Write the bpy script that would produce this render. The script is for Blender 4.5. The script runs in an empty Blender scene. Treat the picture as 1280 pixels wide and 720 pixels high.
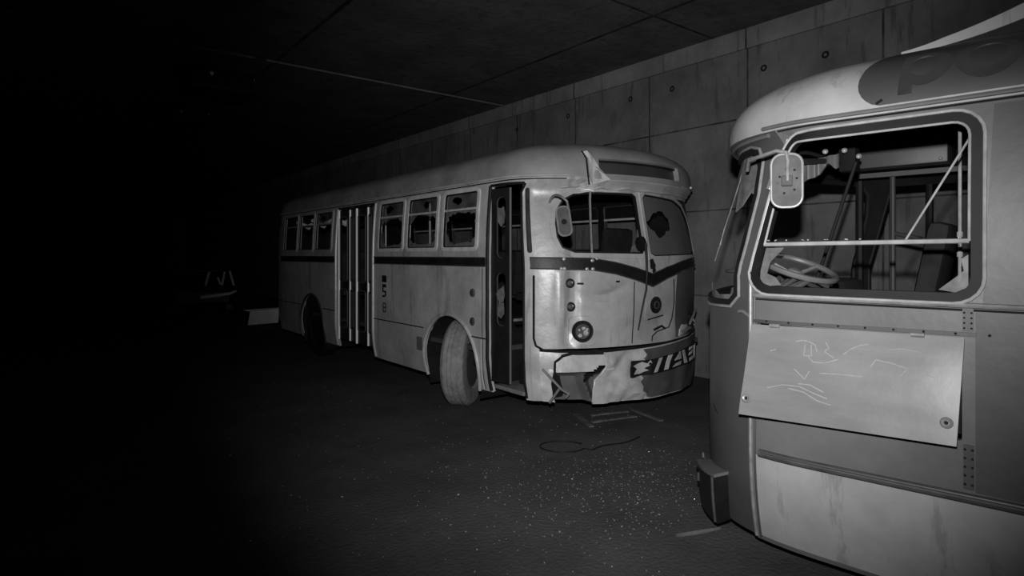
import bpy, bmesh, math, random, bisect
from mathutils import Vector, Matrix, noise
from mathutils.geometry import delaunay_2d_cdt

random.seed(7)
PI = math.pi
SC = bpy.context.scene
COL = SC.collection

# ------------------------------------------------------------------ camera, light, exposure
TH = math.atan((640 - 50) / 750)                  # camera yaw against the tunnel's long axis (+Y)
cam_d = bpy.data.cameras.new('camera')
cam_d.sensor_width = 36.0
cam_d.lens = 750 / 1280 * 36
cam_d.shift_y = -(360 - 318) / 1280
cam_d.clip_start = 0.05
cam = bpy.data.objects.new('camera', cam_d)
cam.location = (0, 0, 1.7)
cam.rotation_euler = (PI / 2, 0, -TH)
COL.objects.link(cam)
SC.camera = cam

world = bpy.data.worlds.new('world')
SC.world = world
world.use_nodes = True
world.node_tree.nodes['Background'].inputs[0].default_value = (0, 0, 0, 1)
world.node_tree.nodes['Background'].inputs[1].default_value = 0.0

fl = bpy.data.lights.new('camera_flash', 'SPOT')  # the flash head on top of the camera
fl.energy = 1000
fl.spot_size = math.radians(82)
fl.spot_blend = 1.0
fl.shadow_soft_size = 0.03
flash = bpy.data.objects.new('camera_flash', fl)
flash.location = (0, 0, 1.96)
aim = Vector((4.9, 4.55, 1.70))
flash.rotation_euler = (aim - flash.location).to_track_quat('-Z', 'Y').to_euler()
COL.objects.link(flash)

SC.view_settings.view_transform = 'Standard'
SC.view_settings.look = 'None'
SC.view_settings.exposure = 0.0
SC.view_settings.gamma = 1.0
SC.view_settings.use_curve_mapping = False


# ------------------------------------------------------------------ materials
def g3(v):
    return (v, v, v, 1)


def mat(name, lo, hi=None, rough=.55, metal=0.0, scale=3.0, stretch=(1, 1, 1), bump=0.0, bscale=None, spots=0.0,
        spot_col=.02, spot_scale=9.0, spec=.5, streak=0.0):
    hi = lo if hi is None else hi
    m = bpy.data.materials.new(name)
    m.use_nodes = True
    nt = m.node_tree
    b = nt.nodes['Principled BSDF']
    b.inputs['Roughness'].default_value = rough
    b.inputs['Metallic'].default_value = metal
    b.inputs['Specular IOR Level'].default_value = spec
    tc = nt.nodes.new('ShaderNodeTexCoord')
    mp = nt.nodes.new('ShaderNodeMapping')
    mp.inputs['Scale'].default_value = stretch
    nt.links.new(tc.outputs['Object'], mp.inputs[0])
    n = nt.nodes.new('ShaderNodeTexNoise')
    n.inputs['Scale'].default_value = scale
    n.inputs['Detail'].default_value = 8
    n.inputs['Roughness'].default_value = .65
    nt.links.new(mp.outputs[0], n.inputs['Vector'])
    r = nt.nodes.new('ShaderNodeValToRGB')
    r.color_ramp.elements[0].position = .33
    r.color_ramp.elements[1].position = .67
    r.color_ramp.elements[0].color = g3(lo)
    r.color_ramp.elements[1].color = g3(hi)
    nt.links.new(n.outputs[0], r.inputs[0])
    out = r.outputs[0]

    def over(out, vec_scale, sc, pos, col, amount):
        mp2 = nt.nodes.new('ShaderNodeMapping')
        mp2.inputs['Scale'].default_value = vec_scale
        mp2.inputs['Location'].default_value = (3.1, 1.7, .4)
        nt.links.new(tc.outputs['Object'], mp2.inputs[0])
        n2 = nt.nodes.new('ShaderNodeTexNoise')
        n2.inputs['Scale'].default_value = sc
        n2.inputs['Detail'].default_value = 6
        n2.inputs['Roughness'].default_value = .7
        nt.links.new(mp2.outputs[0], n2.inputs['Vector'])
        r2 = nt.nodes.new('ShaderNodeValToRGB')
        r2.color_ramp.elements[0].position = pos
        r2.color_ramp.elements[1].position = pos + .07
        r2.color_ramp.elements[0].color = g3(0)
        r2.color_ramp.elements[1].color = g3(amount)
        nt.links.new(n2.outputs[0], r2.inputs[0])
        mx = nt.nodes.new('ShaderNodeMixRGB')
        mx.inputs[2].default_value = g3(col)
        nt.links.new(r2.outputs[0], mx.inputs[0])
        nt.links.new(out, mx.inputs[1])
        return mx.outputs[0]
    if spots:
        out = over(out, (1, 1, 1), spot_scale, .72 - .18 * spots, spot_col, .9)
    if streak:
        out = over(out, (1, 1, .12), 7.0, .56, spot_col, streak)
    nt.links.new(out, b.inputs['Base Color'])
    if bump:
        n3 = nt.nodes.new('ShaderNodeTexNoise')
        n3.inputs['Scale'].default_value = bscale or scale * 6
        n3.inputs['Detail'].default_value = 8
        nt.links.new(tc.outputs['Object'], n3.inputs['Vector'])
        bp = nt.nodes.new('ShaderNodeBump')
        bp.inputs['Strength'].default_value = bump
        bp.inputs['Distance'].default_value = .02
        nt.links.new(n3.outputs[0], bp.inputs['Height'])
        nt.links.new(bp.outputs[0], b.inputs['Normal'])
    return m


def glass_mat(name, lo, hi, scale, col=.4, p0=.35, p1=.65):
    """dust and grime on clear glass: transparent where clean, matt where dirty, with a faint gloss"""
    m = bpy.data.materials.new(name)
    m.use_nodes = True
    nt = m.node_tree
    nt.nodes.clear()
    o = nt.nodes.new('ShaderNodeOutputMaterial')
    t = nt.nodes.new('ShaderNodeBsdfTransparent')
    d = nt.nodes.new('ShaderNodeBsdfPrincipled')
    d.inputs['Base Color'].default_value = g3(col)
    d.inputs['Roughness'].default_value = .5
    mx = nt.nodes.new('ShaderNodeMixShader')
    tc = nt.nodes.new('ShaderNodeTexCoord')
    n = nt.nodes.new('ShaderNodeTexNoise')
    n.inputs['Scale'].default_value = scale
    n.inputs['Detail'].default_value = 6
    mr = nt.nodes.new('ShaderNodeMapRange')
    mr.inputs[1].default_value = p0
    mr.inputs[2].default_value = p1
    mr.inputs[3].default_value = lo
    mr.inputs[4].default_value = hi
    L = nt.links.new
    L(tc.outputs['Object'], n.inputs['Vector'])
    L(n.outputs[0], mr.inputs[0])
    L(mr.outputs[0], mx.inputs[0])
    L(t.outputs[0], mx.inputs[1])
    L(d.outputs[0], mx.inputs[2])
    L(mx.outputs[0], o.inputs[0])
    return m


def concrete_mat(name, base, joints):
    """board marked concrete: blotches, vertical runs and dark form joints"""
    m = mat(name, base * .62, base * 1.15, rough=.9, scale=1.3, bump=.5, bscale=9, spots=.25, spot_col=base * .35, spot_scale=2.2,
            streak=.55, spec=.2)
    nt = m.node_tree
    b = nt.nodes['Principled BSDF']
    src = b.inputs['Base Color'].links[0].from_socket
    tc = nt.nodes.new('ShaderNodeTexCoord')
    sx = nt.nodes.new('ShaderNodeSeparateXYZ')
    nt.links.new(tc.outputs['Object'], sx.inputs[0])

    def math_(op, a, bb):
        n = nt.nodes.new('ShaderNodeMath')
        n.operation = op
        for i, v in enumerate((a, bb)):
            if isinstance(v, (int, float)):
                n.inputs[i].default_value = v
            elif v is not None:
                nt.links.new(v, n.inputs[i])
        return n.outputs[0]
    acc = None
    for axis, off, period, half in joints:
        v = math_('ADD', sx.outputs[axis], 100 * period - off + period / 2)
        v = math_('MODULO', v, period)
        v = math_('SUBTRACT', v, period / 2)
        v = math_('ABSOLUTE', v, None)
        v = math_('LESS_THAN', v, half)
        acc = v if acc is None else math_('MAXIMUM', acc, v)
    nz = nt.nodes.new('ShaderNodeTexNoise')
    nz.inputs['Scale'].default_value = 3.5
    nt.links.new(tc.outputs['Object'], nz.inputs['Vector'])
    acc = math_('MULTIPLY', acc, math_('MULTIPLY', nz.outputs[0], 1.5))
    mx = nt.nodes.new('ShaderNodeMixRGB')
    mx.inputs[2].default_value = g3(base * .12)
    nt.links.new(acc, mx.inputs[0])
    nt.links.new(src, mx.inputs[1])
    nt.links.new(mx.outputs[0], b.inputs['Base Color'])
    return m


M = dict(
    cream=mat('pale_bus_paint', .27, .44, rough=.34, spec=.6, scale=2.2, spots=.26, spot_col=.06, spot_scale=7, streak=.35, bump=.12, bscale=14),
    cream_roof=mat('pale_roof_paint', .17, .28, rough=.55, scale=1.6, spots=.15, spot_col=.14, spot_scale=5, bump=.1, bscale=10),
    crumple=mat('crumpled_pale_paint', .32, .56, rough=.36, scale=3, spots=.25, spot_col=.14, spot_scale=6, bump=.35, bscale=9),
    grey=mat('grey_bus_paint', .045, .062, rough=.45, scale=1.6, spots=.08, spot_col=.07, spot_scale=6, streak=.2, bump=.06, bscale=12),
    grey_light=mat('light_bus_paint', .085, .125, rough=.42, scale=1.8, spots=.1, spot_col=.10, spot_scale=8, streak=.3, bump=.08, bscale=12),
    low=mat('chalky_lower_paint', .24, .34, rough=.5, scale=2.2, spots=.12, spot_col=.08, spot_scale=7, streak=.35, bump=.1, bscale=10),
    white=mat('bright_bare_metal', .80, .95, rough=.4, scale=6),
    pale=mat('pale_frame_paint', .40, .58, rough=.4, scale=9, spots=.3, spot_col=.12, spot_scale=18),
    shade_grey=mat('shaded_nose_paint', .065, .10, rough=.45, scale=2.5, spots=.2, spot_col=.03, spot_scale=6, bump=.1),  # grey with the shade of the turned-away nose half painted in
    grey_dark=mat('dark_grey_paint', .035, .05, rough=.5, scale=2, bump=.05),
    flap=mat('hatch_paint', .135, .185, rough=.40, scale=3.2, stretch=(1, .5, 2.2), spots=.05, spot_col=.1, spot_scale=20, bump=.1, bscale=6),
    scratch=mat('chalky_scratch', .20, .25, rough=.6, scale=20),
    black=mat('black_paint', .006, .014, spec=.3, rough=.45, scale=4, bump=.1),
    rubber=mat('black_rubber', .005, .010, spec=.25, rough=.6, scale=8),
    void=mat('grimy_dark_metal', .005, .014, spec=.2, rough=.8, scale=5),
    lining=mat('smoke_stained_lining', .006, .014, spec=.1, rough=.9, scale=3),
    inner=mat('dim_lining', .03, .06, rough=.7, scale=3),
    chrome=mat('dull_chrome', .26, .40, rough=.30, metal=.15, scale=12, bump=.05),
    alu=mat('aluminium_trim', .15, .26, rough=.42, metal=.2, scale=14, spots=.3, spot_col=.1, spot_scale=30),
    tyre=mat('worn_tyre_rubber', .13, .24, rough=.85, scale=9, stretch=(1, 1, 1), bump=.5, bscale=30),
    rim=mat('rusty_rim', .03, .075, rough=.7, scale=6),
    lens=mat('cracked_lens', .35, .75, rough=.2, scale=22, metal=.3),
    lampdark=mat('dark_lamp_glass', .02, .06, rough=.15, scale=10),
    seat=mat('worn_seat_cover', .012, .028, spec=.15, rough=.9, scale=5, bump=.3),
    mirror=mat('mirror_back_metal', .055, .10, spec=.08, rough=.7, scale=9, spots=.35, spot_col=.06, spot_scale=16),
    wood=mat('weathered_stick', .05, .14, rough=.8, scale=8),
    shard=mat('broken_glass', .12, .4, rough=.15, scale=30, spec=.8),
    panel=mat('pale_sheet', .55, .75, rough=.6, scale=2),
    dust_pane=glass_mat('dusty_windscreen', .40, .62, 2.0, col=.16),
    side_pane=glass_mat('grimy_window', .12, .42, 5.0, col=.16),
    shard_pane=glass_mat('clouded_shards', .35, .85, 14.0, col=.16),
    wall=concrete_mat('wall_concrete', .16, [(1, 4.22, 1.59, .012), (2, 3.47, 1.17, .010)]),
    band=concrete_mat('upper_wall_concrete', .21, [(1, 4.22, 3.18, .012)]),
    ceil=concrete_mat('ceiling_concrete', .105, [(1, 9.3, 4.6, .02), (0, 2.8, 3.1, .03)]),
    floor=mat('tunnel_asphalt', .045, .078, rough=.85, scale=1.4, bump=.55, bscale=34, spots=.18, spot_col=.013, spot_scale=1.7, spec=.25),
)


# ------------------------------------------------------------------ object helpers
def link(o, parent=None):
    COL.objects.link(o)
    if parent is not None:
        o.parent = parent
    return o


def tag(o, label=None, cat=None, group=None, kind=None):
    if label:
        o['label'] = label
    if cat:
        o['category'] = cat
    if group:
        o['group'] = group
    if kind:
        o['kind'] = kind
    return o


def thing(name, label, cat, loc=(0, 0, 0), rot=0, group=None):
    o = bpy.data.objects.new(name, None)
    o.location = loc
    o.rotation_euler = (0, 0, rot)
    link(o)
    return tag(o, label, cat, group)


def mesh_obj(name, verts, faces, m, parent=None, smooth=True, angle=35, second=None):
    me = bpy.data.meshes.new(name)
    me.from_pydata([tuple(v) for v in verts], [], faces)
    me.materials.append(m)
    if second:
        me.materials.append(second[0])
        for i in range(second[1], min(second[2], len(me.polygons))):
            me.polygons[i].material_index = 1
    me.validate()
    bm = bmesh.new()
    bm.from_mesh(me)
    bmesh.ops.remove_doubles(bm, verts=bm.verts, dist=1e-5)
    bmesh.ops.recalc_face_normals(bm, faces=bm.faces)
    bm.to_mesh(me)
    bm.free()
    if smooth:
        me.polygons.foreach_set('use_smooth', [True] * len(me.polygons))
        me.set_sharp_from_angle(angle=math.radians(angle))
    return link(bpy.data.objects.new(name, me), parent)


class MB:
    """collects pieces of ONE part"""

    def __init__(s):
        s.v, s.f = [], []

    def add(s, v, f):
        n = len(s.v)
        s.v += [Vector(p) for p in v]
        s.f += [tuple(i + n for i in q) for q in f]
        return s

    def box(s, c, d, rot=None, bev=0.0):
        hx, hy, hz = d[0] / 2, d[1] / 2, d[2] / 2
        bm = bmesh.new()
        bmesh.ops.create_cube(bm, size=1)
        for v in bm.verts:
            v.co = Vector((v.co.x * d[0], v.co.y * d[1], v.co.z * d[2]))
        if bev:
            bmesh.ops.bevel(bm, geom=bm.edges[:], offset=bev, segments=2, affect='EDGES', profile=.6)
        R = rot.to_matrix() if hasattr(rot, 'to_matrix') else (rot or Matrix.Identity(3))
        bm.verts.index_update()
        s.add([R @ v.co + Vector(c) for v in bm.verts], [[v.index for v in f.verts] for f in bm.faces])
        bm.free()
        return s

    def tube(s, pts, r, n=8, closed=False):
        pts = [Vector(p) for p in pts]
        k = len(pts)
        rr = r if isinstance(r, (list, tuple)) else [r] * k
        vs, fs = [], []
        up = None
        for i, p in enumerate(pts):
            a = pts[(i - 1) % k] if (closed or i > 0) else p
            b = pts[(i + 1) % k] if (closed or i < k - 1) else p
            t = (b - a)
            t = t.normalized() if t.length > 1e-9 else Vector((0, 0, 1))
            if up is None:
                up = Vector((0, 0, 1)) if abs(t.z) < .9 else Vector((1, 0, 0))
            x = up.cross(t)
            if x.length < 1e-6:
                x = Vector((1, 0, 0)).cross(t)
            x.normalize()
            y = t.cross(x)
            up = y
            for j in range(n):
                q = 2 * PI * j / n
                vs.append(p + (x * math.cos(q) + y * math.sin(q)) * rr[i])
        for i in range(k if closed else k - 1):
            for j in range(n):
                a, b = i * n + j, i * n + (j + 1) % n
                c, d = ((i + 1) % k) * n + (j + 1) % n, ((i + 1) % k) * n + j
                fs.append((a, b, c, d))
        if not closed:
            fs.append(tuple(range(n)))
            fs.append(tuple((k - 1) * n + j for j in range(n)))
        return s.add(vs, fs)

    def lathe(s, c, axis, prof, n=24, cap=True):
        """prof: (radius, height along axis) pairs"""
        axis = Vector(axis).normalized()
        x = axis.orthogonal().normalized()
        y = axis.cross(x)
        vs, fs = [], []
        for r, h in prof:
            for j in range(n):
                q = 2 * PI * j / n
                vs.append(Vector(c) + axis * h + (x * math.cos(q) + y * math.sin(q)) * max(r, 1e-4))
        for i in range(len(prof) - 1):
            for j in range(n):
                fs.append((i * n + j, i * n + (j + 1) % n, (i + 1) * n + (j + 1) % n, (i + 1) * n + j))
        fs.append(tuple(range(n)))
        if cap:
            fs.append(tuple((len(prof) - 1) * n + j for j in range(n)))
        return s.add(vs, fs)

    def prism(s, poly, z0, z1, frame=None):
        """poly of (a,b), extruded along c; frame = (origin, A, B, C)"""
        o, A, B, C = frame or (Vector((0, 0, 0)), Vector((1, 0, 0)), Vector((0, 1, 0)), Vector((0, 0, 1)))
        o, A, B, C = Vector(o), Vector(A), Vector(B), Vector(C)
        n = len(poly)
        vs = [o + A * p[0] + B * p[1] + C * z0 for p in poly] + [o + A * p[0] + B * p[1] + C * z1 for p in poly]
        fs = [tuple(range(n)), tuple(range(n, 2 * n))] + [(i, (i + 1) % n, n + (i + 1) % n, n + i) for i in range(n)]
        return s.add(vs, fs)

    def build(s, name, m, parent=None, smooth=True, angle=35):
        return mesh_obj(name, s.v, s.f, m, parent, smooth, angle)


def bez(p0, p1, p2, n=8):
    p0, p1, p2 = Vector(p0), Vector(p1), Vector(p2)
    return [p0 * (1 - t) ** 2 + p1 * 2 * t * (1 - t) + p2 * t * t for t in [i / n for i in range(n + 1)]]


def rrect(u0, u1, v0, v1, r, n=5):
    r = r if isinstance(r, (list, tuple)) else [r] * 4
    out = []
    for (cx, cy, a0, k) in ((u1, v1, 0, r[0]), (u0, v1, 90, r[1]), (u0, v0, 180, r[2]), (u1, v0, 270, r[3])):
        ox = cx - k if cx == u1 else cx + k
        oy = cy - k if cy == v1 else cy + k
        for i in range(n + 1):
            a = math.radians(a0 + 90 * i / n)
            out.append((ox + k * math.cos(a), oy + k * math.sin(a)))
    return out


def ellipse(cu, cv, ru, rv, n=28, a0=0, a1=360):
    full = abs(a1 - a0) >= 360
    return [(cu + ru * math.cos(math.radians(a0 + (a1 - a0) * i / n)), cv + rv * math.sin(math.radians(a0 + (a1 - a0) * i / n)))
            for i in range(n if full else n + 1)]


def grow(poly, d):
    """offset a closed polygon outward by d"""
    n = len(poly)
    area = sum(poly[i][0] * poly[(i + 1) % n][1] - poly[(i + 1) % n][0] * poly[i][1] for i in range(n))
    sg = 1 if area > 0 else -1
    out = []
    for i in range(n):
        a, b, c = Vector(poly[i - 1]), Vector(poly[i]), Vector(poly[(i + 1) % n])
        e1, e2 = (b - a), (c - b)
        if e1.length < 1e-9 or e2.length < 1e-9:
            e = c - a
            nn = Vector((e.y, -e.x)).normalized()
            out.append(tuple(b + nn * d * sg))
            continue
        n1, n2 = Vector((e1.y, -e1.x)).normalized(), Vector((e2.y, -e2.x)).normalized()
        h = n1 + n2
        h = h.normalized() if h.length > 1e-6 else n1
        out.append(tuple(b + h * d * sg / max(.5, h.dot(n1))))
    return out


def inside(p, poly):
    x, y = p
    c = False
    n = len(poly)
    j = n - 1
    for i in range(n):
        xi, yi = poly[i]
        xj, yj = poly[j]
        if (yi > y) != (yj > y) and x < (xj - xi) * (y - yi) / (yj - yi) + xi:
            c = not c
        j = i
    return c


def densify(poly, g):
    out = []
    n = len(poly)
    for i in range(n):
        a, b = Vector(poly[i]), Vector(poly[(i + 1) % n])
        k = max(1, int(math.ceil((b - a).length / g)))
        for j in range(k):
            out.append(tuple(a.lerp(b, j / k)))
    return out


def triangulate(outline, holes, us, vs, g):
    loops = [densify(outline, g)] + [densify(h, g) for h in holes]
    pts, edges = [], []
    for lp in loops:
        b = len(pts)
        pts += [Vector(p) for p in lp]
        edges += [(b + i, b + (i + 1) % len(lp)) for i in range(len(lp))]
    for u in us:
        for v in vs:
            if inside((u, v), loops[0]) and not any(inside((u, v), h) for h in loops[1:]):
                pts.append(Vector((u, v)))
    vo, _, fo, *_r = delaunay_2d_cdt(pts, edges, [], 0, 1e-5)
    fs = []
    for f in fo:
        c = sum((vo[i] for i in f), Vector((0, 0))) / len(f)
        if inside(c, loops[0]) and not any(inside(c, h) for h in loops[1:]):
            fs.append(tuple(f))
    return vo, fs


def frange(a, b, st):
    n = max(1, int(round((b - a) / st)))
    return [a + (b - a) * (i + .5) / n for i in range(n)]


# ------------------------------------------------------------------ bus body surface: (u along the girth, v up) -> point
class Skin:
    def __init__(s, W, L, B, yc, n, zg, H, side, lean, visor, visz, nr, ysp, tb=.05):
        s.W, s.L, s.B, s.yc, s.n, s.zg, s.H, s.side = W, L, B, yc, n, zg, H, side
        s.lean, s.visor, s.visz, s.nr, s.ysp, s.tb = lean, visor, visz, nr, ysp, tb
        s.dent = lambda u, v: 0.0
        s.shift = lambda u: 0.0
        pts = []
        a, b = W / 2, B + yc
        for i in range(61):
            t = PI / 2 * i / 60
            pts.append((a * abs(math.sin(t)) ** (2 / n), yc - b * abs(math.cos(t)) ** (2 / n)))
        m = int((L - .3 - yc) / .1)
        for i in range(1, m + 1):
            pts.append((a, yc + (L - .3 - yc) * i / m))
        for i in range(1, 9):
            t = PI / 2 * i / 8
            pts.append((a - .3 + .3 * math.cos(t), L - .3 + .3 * math.sin(t)))
        for i in range(1, 11):
            pts.append(((a - .3) * (1 - i / 10), L))
        d = [0]
        for p, q in zip(pts, pts[1:]):
            d.append(d[-1] + math.dist(p, q))
        s.pts, s.d, s.S = pts, d, d[-1]
        s.k = d[60] - pts[60][1]                     # on the straight side u = y + k

    def O(s, u):
        u += s.shift(u)
        sg = 1 if u >= 0 else -1
        u = min(abs(u), s.S)
        i = min(max(bisect.bisect(s.d, u) - 1, 0), len(s.d) - 2)
        t = (u - s.d[i]) / (s.d[i + 1] - s.d[i])
        p, q = s.pts[i], s.pts[i + 1]
        return sg * (p[0] + t * (q[0] - p[0])), p[1] + t * (q[1] - p[1])

    def P(s, u, v):
        x, y = s.O(u)
        vv = min(v, s.zg)
        t = max(0, vv - 1.6) / .85
        ins = s.tb * t * t
        if v < .7:
            ins += .05 * ((.7 - v) / .4) ** 2
        x *= (s.W / 2 - ins) / (s.W / 2)
        w = min(max((.6 - y) / .6, 0), 1)
        w = w * w * (3 - 2 * w)
        y += (s.lean * min(max(0, vv - 1.6), .72) / .72 - s.visor * min(max((vv - s.visz) / .06, 0), 1)) * w
        z = vv
        if v > s.zg:
            th = min(v - s.zg, 1) * PI / 2
            c = abs(math.cos(th)) ** (2 / s.nr)
            z = s.zg + s.H * math.sin(th) ** (2 / s.nr)
            ys = min(max(y, s.ysp), s.L - .8)
            x *= c
            y = ys + (y - ys) * c
        return Vector((s.side * x + s.W / 2, y, z))

    def N(s, u, v):
        e = .004
        a = s.P(u + e, v) - s.P(u - e, v)
        b = s.P(u, v + e) - s.P(u, v - e)
        n = a.cross(b)
        p = s.P(u, v)
        if n.length < 1e-9:
            return Vector((0, 0, 1))
        n.normalize()
        c = Vector((s.W / 2, min(max(p.y, 1.0), s.L - 1.0), min(max(p.z, .4), 2.2)))
        return n if n.dot(p - c) >= 0 else -n

    def at(s, u, v, off=0.0):
        return s.P(u, v) + s.N(u, v) * (off - s.dent(u, v))

    def patch(s, name, m, parent, outline, holes=(), off=0.0, thick=.02, g=.09, us=None, vs=None, offf=None, smooth=True, angle=35, lining=None):
        uu = [p[0] for p in outline]
        vv = [p[1] for p in outline]
        us = frange(min(uu), max(uu), g) if us is None else us
        vs = frange(min(vv), max(vv), g) if vs is None else vs
        vo, fo = triangulate(list(outline), [list(h) for h in holes], us, vs, g)
        n = len(vo)
        ov, iv = [], []
        for p in vo:
            P, N = s.P(p.x, p.y), s.N(p.x, p.y)
            o = off - s.dent(p.x, p.y) + (offf(p.x, p.y) if offf else 0)
            ov.append(P + N * o)
            iv.append(P + N * (o - thick))
        count = {}
        for f in fo:
            for i in range(len(f)):
                e = (f[i], f[(i + 1) % len(f)])
                count[tuple(sorted(e))] = count.get(tuple(sorted(e)), 0) + 1
        fs = [f for f in fo] + [tuple(i + n for i in reversed(f)) for f in fo]
        for (a, b), c in count.items():
            if c == 1:
                fs.append((a, b, b + n, a + n))
        return mesh_obj(name, ov + iv, fs, m, parent, smooth, angle, (lining, len(fo), 2 * len(fo)) if lining else None)

    def line(s, pts, r, off=0.0, step=.08, closed=False, n=8, mb=None):
        out = []
        k = len(pts)
        for i in range(k if closed else k - 1):
            a, b = Vector(pts[i]), Vector(pts[(i + 1) % k])
            m = max(1, int((b - a).length / step))
            for j in range(m):
                q = a.lerp(b, j / m)
                out.append(s.at(q.x, q.y, off))
        if not closed:
            out.append(s.at(pts[-1][0], pts[-1][1], off))
        mb = mb or MB()
        return mb.tube(out, r, n, closed)


def ring(sk, name, m, parent, poly, w_in, w_out, off, thick, g=.09):
    return sk.patch(name, m, parent, grow(poly, w_out), [grow(poly, -w_in)], off, thick, g, us=[], vs=[])


def jag(poly_fn, n, amp, seed):
    rnd = random.Random(seed)
    return [(p[0] + rnd.uniform(-amp, amp), p[1] + rnd.uniform(-amp, amp)) for p in poly_fn]


def make_tyre(name, parent, c, R, w, steer=0.0, m='tyre'):
    """tyre standing in the x = const plane, turned by steer about z"""
    Rz = Matrix.Rotation(steer, 3, 'Z')
    axis = Rz @ Vector((-1, 0, 0))
    h = w / 2
    prof = [(R * .56, -h * .75), (R * .62, -h * .95), (R * .8, -h), (R * .93, -h * .93), (R * .985, -h * .74)]
    for k in (-.62, -.34, -.28, -.05, .01, .28, .34, .62):
        groove = k in (-.34, .01, .34)
        prof.append((R * (.985 if groove else 1.0), h * k))
    prof += [(R * .985, h * .74), (R * .93, h * .93), (R * .8, h), (R * .62, h * .95), (R * .56, h * .75)]
    t = MB().lathe(c, axis, prof, 48).build(name, M[m], parent, angle=25)
    rp = [(R * .57, -h * .8), (R * .57, h * .62), (R * .50, h * .55), (R * .40, h * .2), (R * .2, h * .25), (R * .17, h * .6), (R * .03, h * .62)]
    MB().lathe(c, axis, rp, 32).build('rim', M['rim'], t)
    nuts = MB()
    x = axis.orthogonal().normalized()
    y = axis.cross(x)
    for k in range(8):
        q = 2 * PI * k / 8
        p = Vector(c) + axis * h * .2 + (x * math.cos(q) + y * math.sin(q)) * R * .31
        nuts.lathe(p, axis, [(.016, 0), (.016, .03), (.010, .035)], 6)
    nuts.build('wheel_nut', M['rim'], t)['kind'] = 'stuff'
    return t


# ------------------------------------------------------------------ setting
def slab(name, c, d, m, label=None):
    o = MB().box((0, 0, 0), d).build(name, m, None, smooth=False)
    # keep the texture space in world coordinates: geometry is placed, the origin stays at the world's origin
    for v in o.data.vertices:
        v.co = v.co + Vector(c)
    o['kind'] = 'structure'
    if label:
        o['label'] = label
    return o


X0, X1, Y0, Y1, ZC = -9.0, 7.2, -8.0, 42.0, 4.62
slab('floor', ((X0 + X1) / 2, (Y0 + Y1) / 2, -.1), (X1 - X0 + .6, Y1 - Y0 + .6, .2), M['floor'], 'dark dusty asphalt floor of the tunnel')
slab('ceiling', ((X0 + X1) / 2, (Y0 + Y1) / 2, ZC + .15), (X1 - X0 + .6, Y1 - Y0 + .6, .3), M['ceil'], 'dark stained concrete ceiling')
wr = slab('wall_right', (X1 + .15, (Y0 + Y1) / 2, ZC / 2), (.3, Y1 - Y0, ZC), M['wall'], 'board marked concrete wall behind the buses')
slab('wall_left', (X0 - .15, (Y0 + Y1) / 2, ZC / 2), (.3, Y1 - Y0, ZC), M['wall'])
slab('wall_back', ((X0 + X1) / 2, Y1 + .15, ZC / 2), (X1 - X0, .3, ZC), M['wall'])
slab('wall_front', ((X0 + X1) / 2, Y0 - .15, ZC / 2), (X1 - X0, .3, ZC), M['wall'])
slab('trim_1', (X1 - .02, (Y0 + Y1) / 2, (4.36 + ZC) / 2), (.04, Y1 - Y0 - .02, ZC - 4.36 - .002), M['band'], 'rough concrete band along the top of the wall')
for (y, z) in ((3.24, 4.03), (4.0, 4.06), (5.4, 4.10), (6.18, 4.11), (7.58, 4.10), (9.0, 4.1), (4.0, 2.75), (5.4, 2.75), (7.0, 2.8), (2.4, 2.75), (1.4, 4.05)):
    MB().lathe((X1 + .002, y, z), (-1, 0, 0), [(.045, 0), (.040, .006), (.030, .004), (.02, .002)], 16).build('tie_hole', M['void'], wr)
# rib on the ceiling that crosses the tunnel
rb = MB()
for a, b in ((-8.8, 2.5), (2.66, 7.15)):
    rb.box(((a + b) / 2, 9.33, ZC - .015), (b - a, .04, .03), None, .006)
rib = rb.build('trim_2', M['wall'], None)
tag(rib, 'narrow pale rib crossing the dark ceiling', None, None, 'structure')

# ------------------------------------------------------------------ BUS ONE: pale wrecked bus, nose towards the camera
A = Skin(2.8, 7.75, .30, .50, 1.9, 2.45, .42, -1, .12, .10, 2.34, 3.1, .75)


def gauss(u, v, u0, v0, su, sv):
    return math.exp(-((u - u0) / su) ** 2 - ((v - v0) / sv) ** 2)


def dent_a(u, v):
    if abs(u) > 2.1 or v > 2.9:
        return 0.0
    d = .0
    if v < 1.55:
        d += .050 * gauss(u, v, .60, 1.30 + .9 * (u - .60) ** 2 + .18 * (.60 - u), .17, .040) - .016 * gauss(u, v, .66, 1.25, .15, .03)
        d += .055 * gauss(u, v, 1.00, .95, .07, .15)
        d += .030 * gauss(u, v, .93, 1.25, .045, .35)
        d -= .028 * gauss(u, v, 1.07, 1.15, .06, .5)
        d += .030 * gauss(u, v, -.10, 1.0, .22, .10)
        d += .050 * gauss(u, v, -.95, .95, .20, .16)
        f = max(0, 1 - abs(v - 1.0) / .5)
        d += .012 * f * noise.noise(Vector((u * 3, v * 3, 2.2)))
    if v > 2.28:
        d += .045 * gauss(u, v, .80, 2.36, .07, .10) - .02 * gauss(u, v, .70, 2.36, .05, .12)
    if v < .78:
        k = min(1, (.78 - v) / .1)
        d += k * (.050 * noise.noise(Vector((u * 4.2, v * 6, .7))) + .025 * noise.noise(Vector((u * 10, v * 11, 3.7)))) * (1 if u < .6 else .3) * (1.2 if u > .1 else .35)
    return d


A.dent = dent_a
A.shift = lambda u: .05 * min(1, max(0, (u + .6) / .6)) * min(1, max(0, (1.34 - u) / .12))   # the nose is set a hand's width off the centre line
bus = thing('bus', 'pale old bus with crumpled front, its nose turned to the camera, beside the concrete wall', 'bus', (3.55, 4.2, 0), 0)
K = A.k


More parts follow.
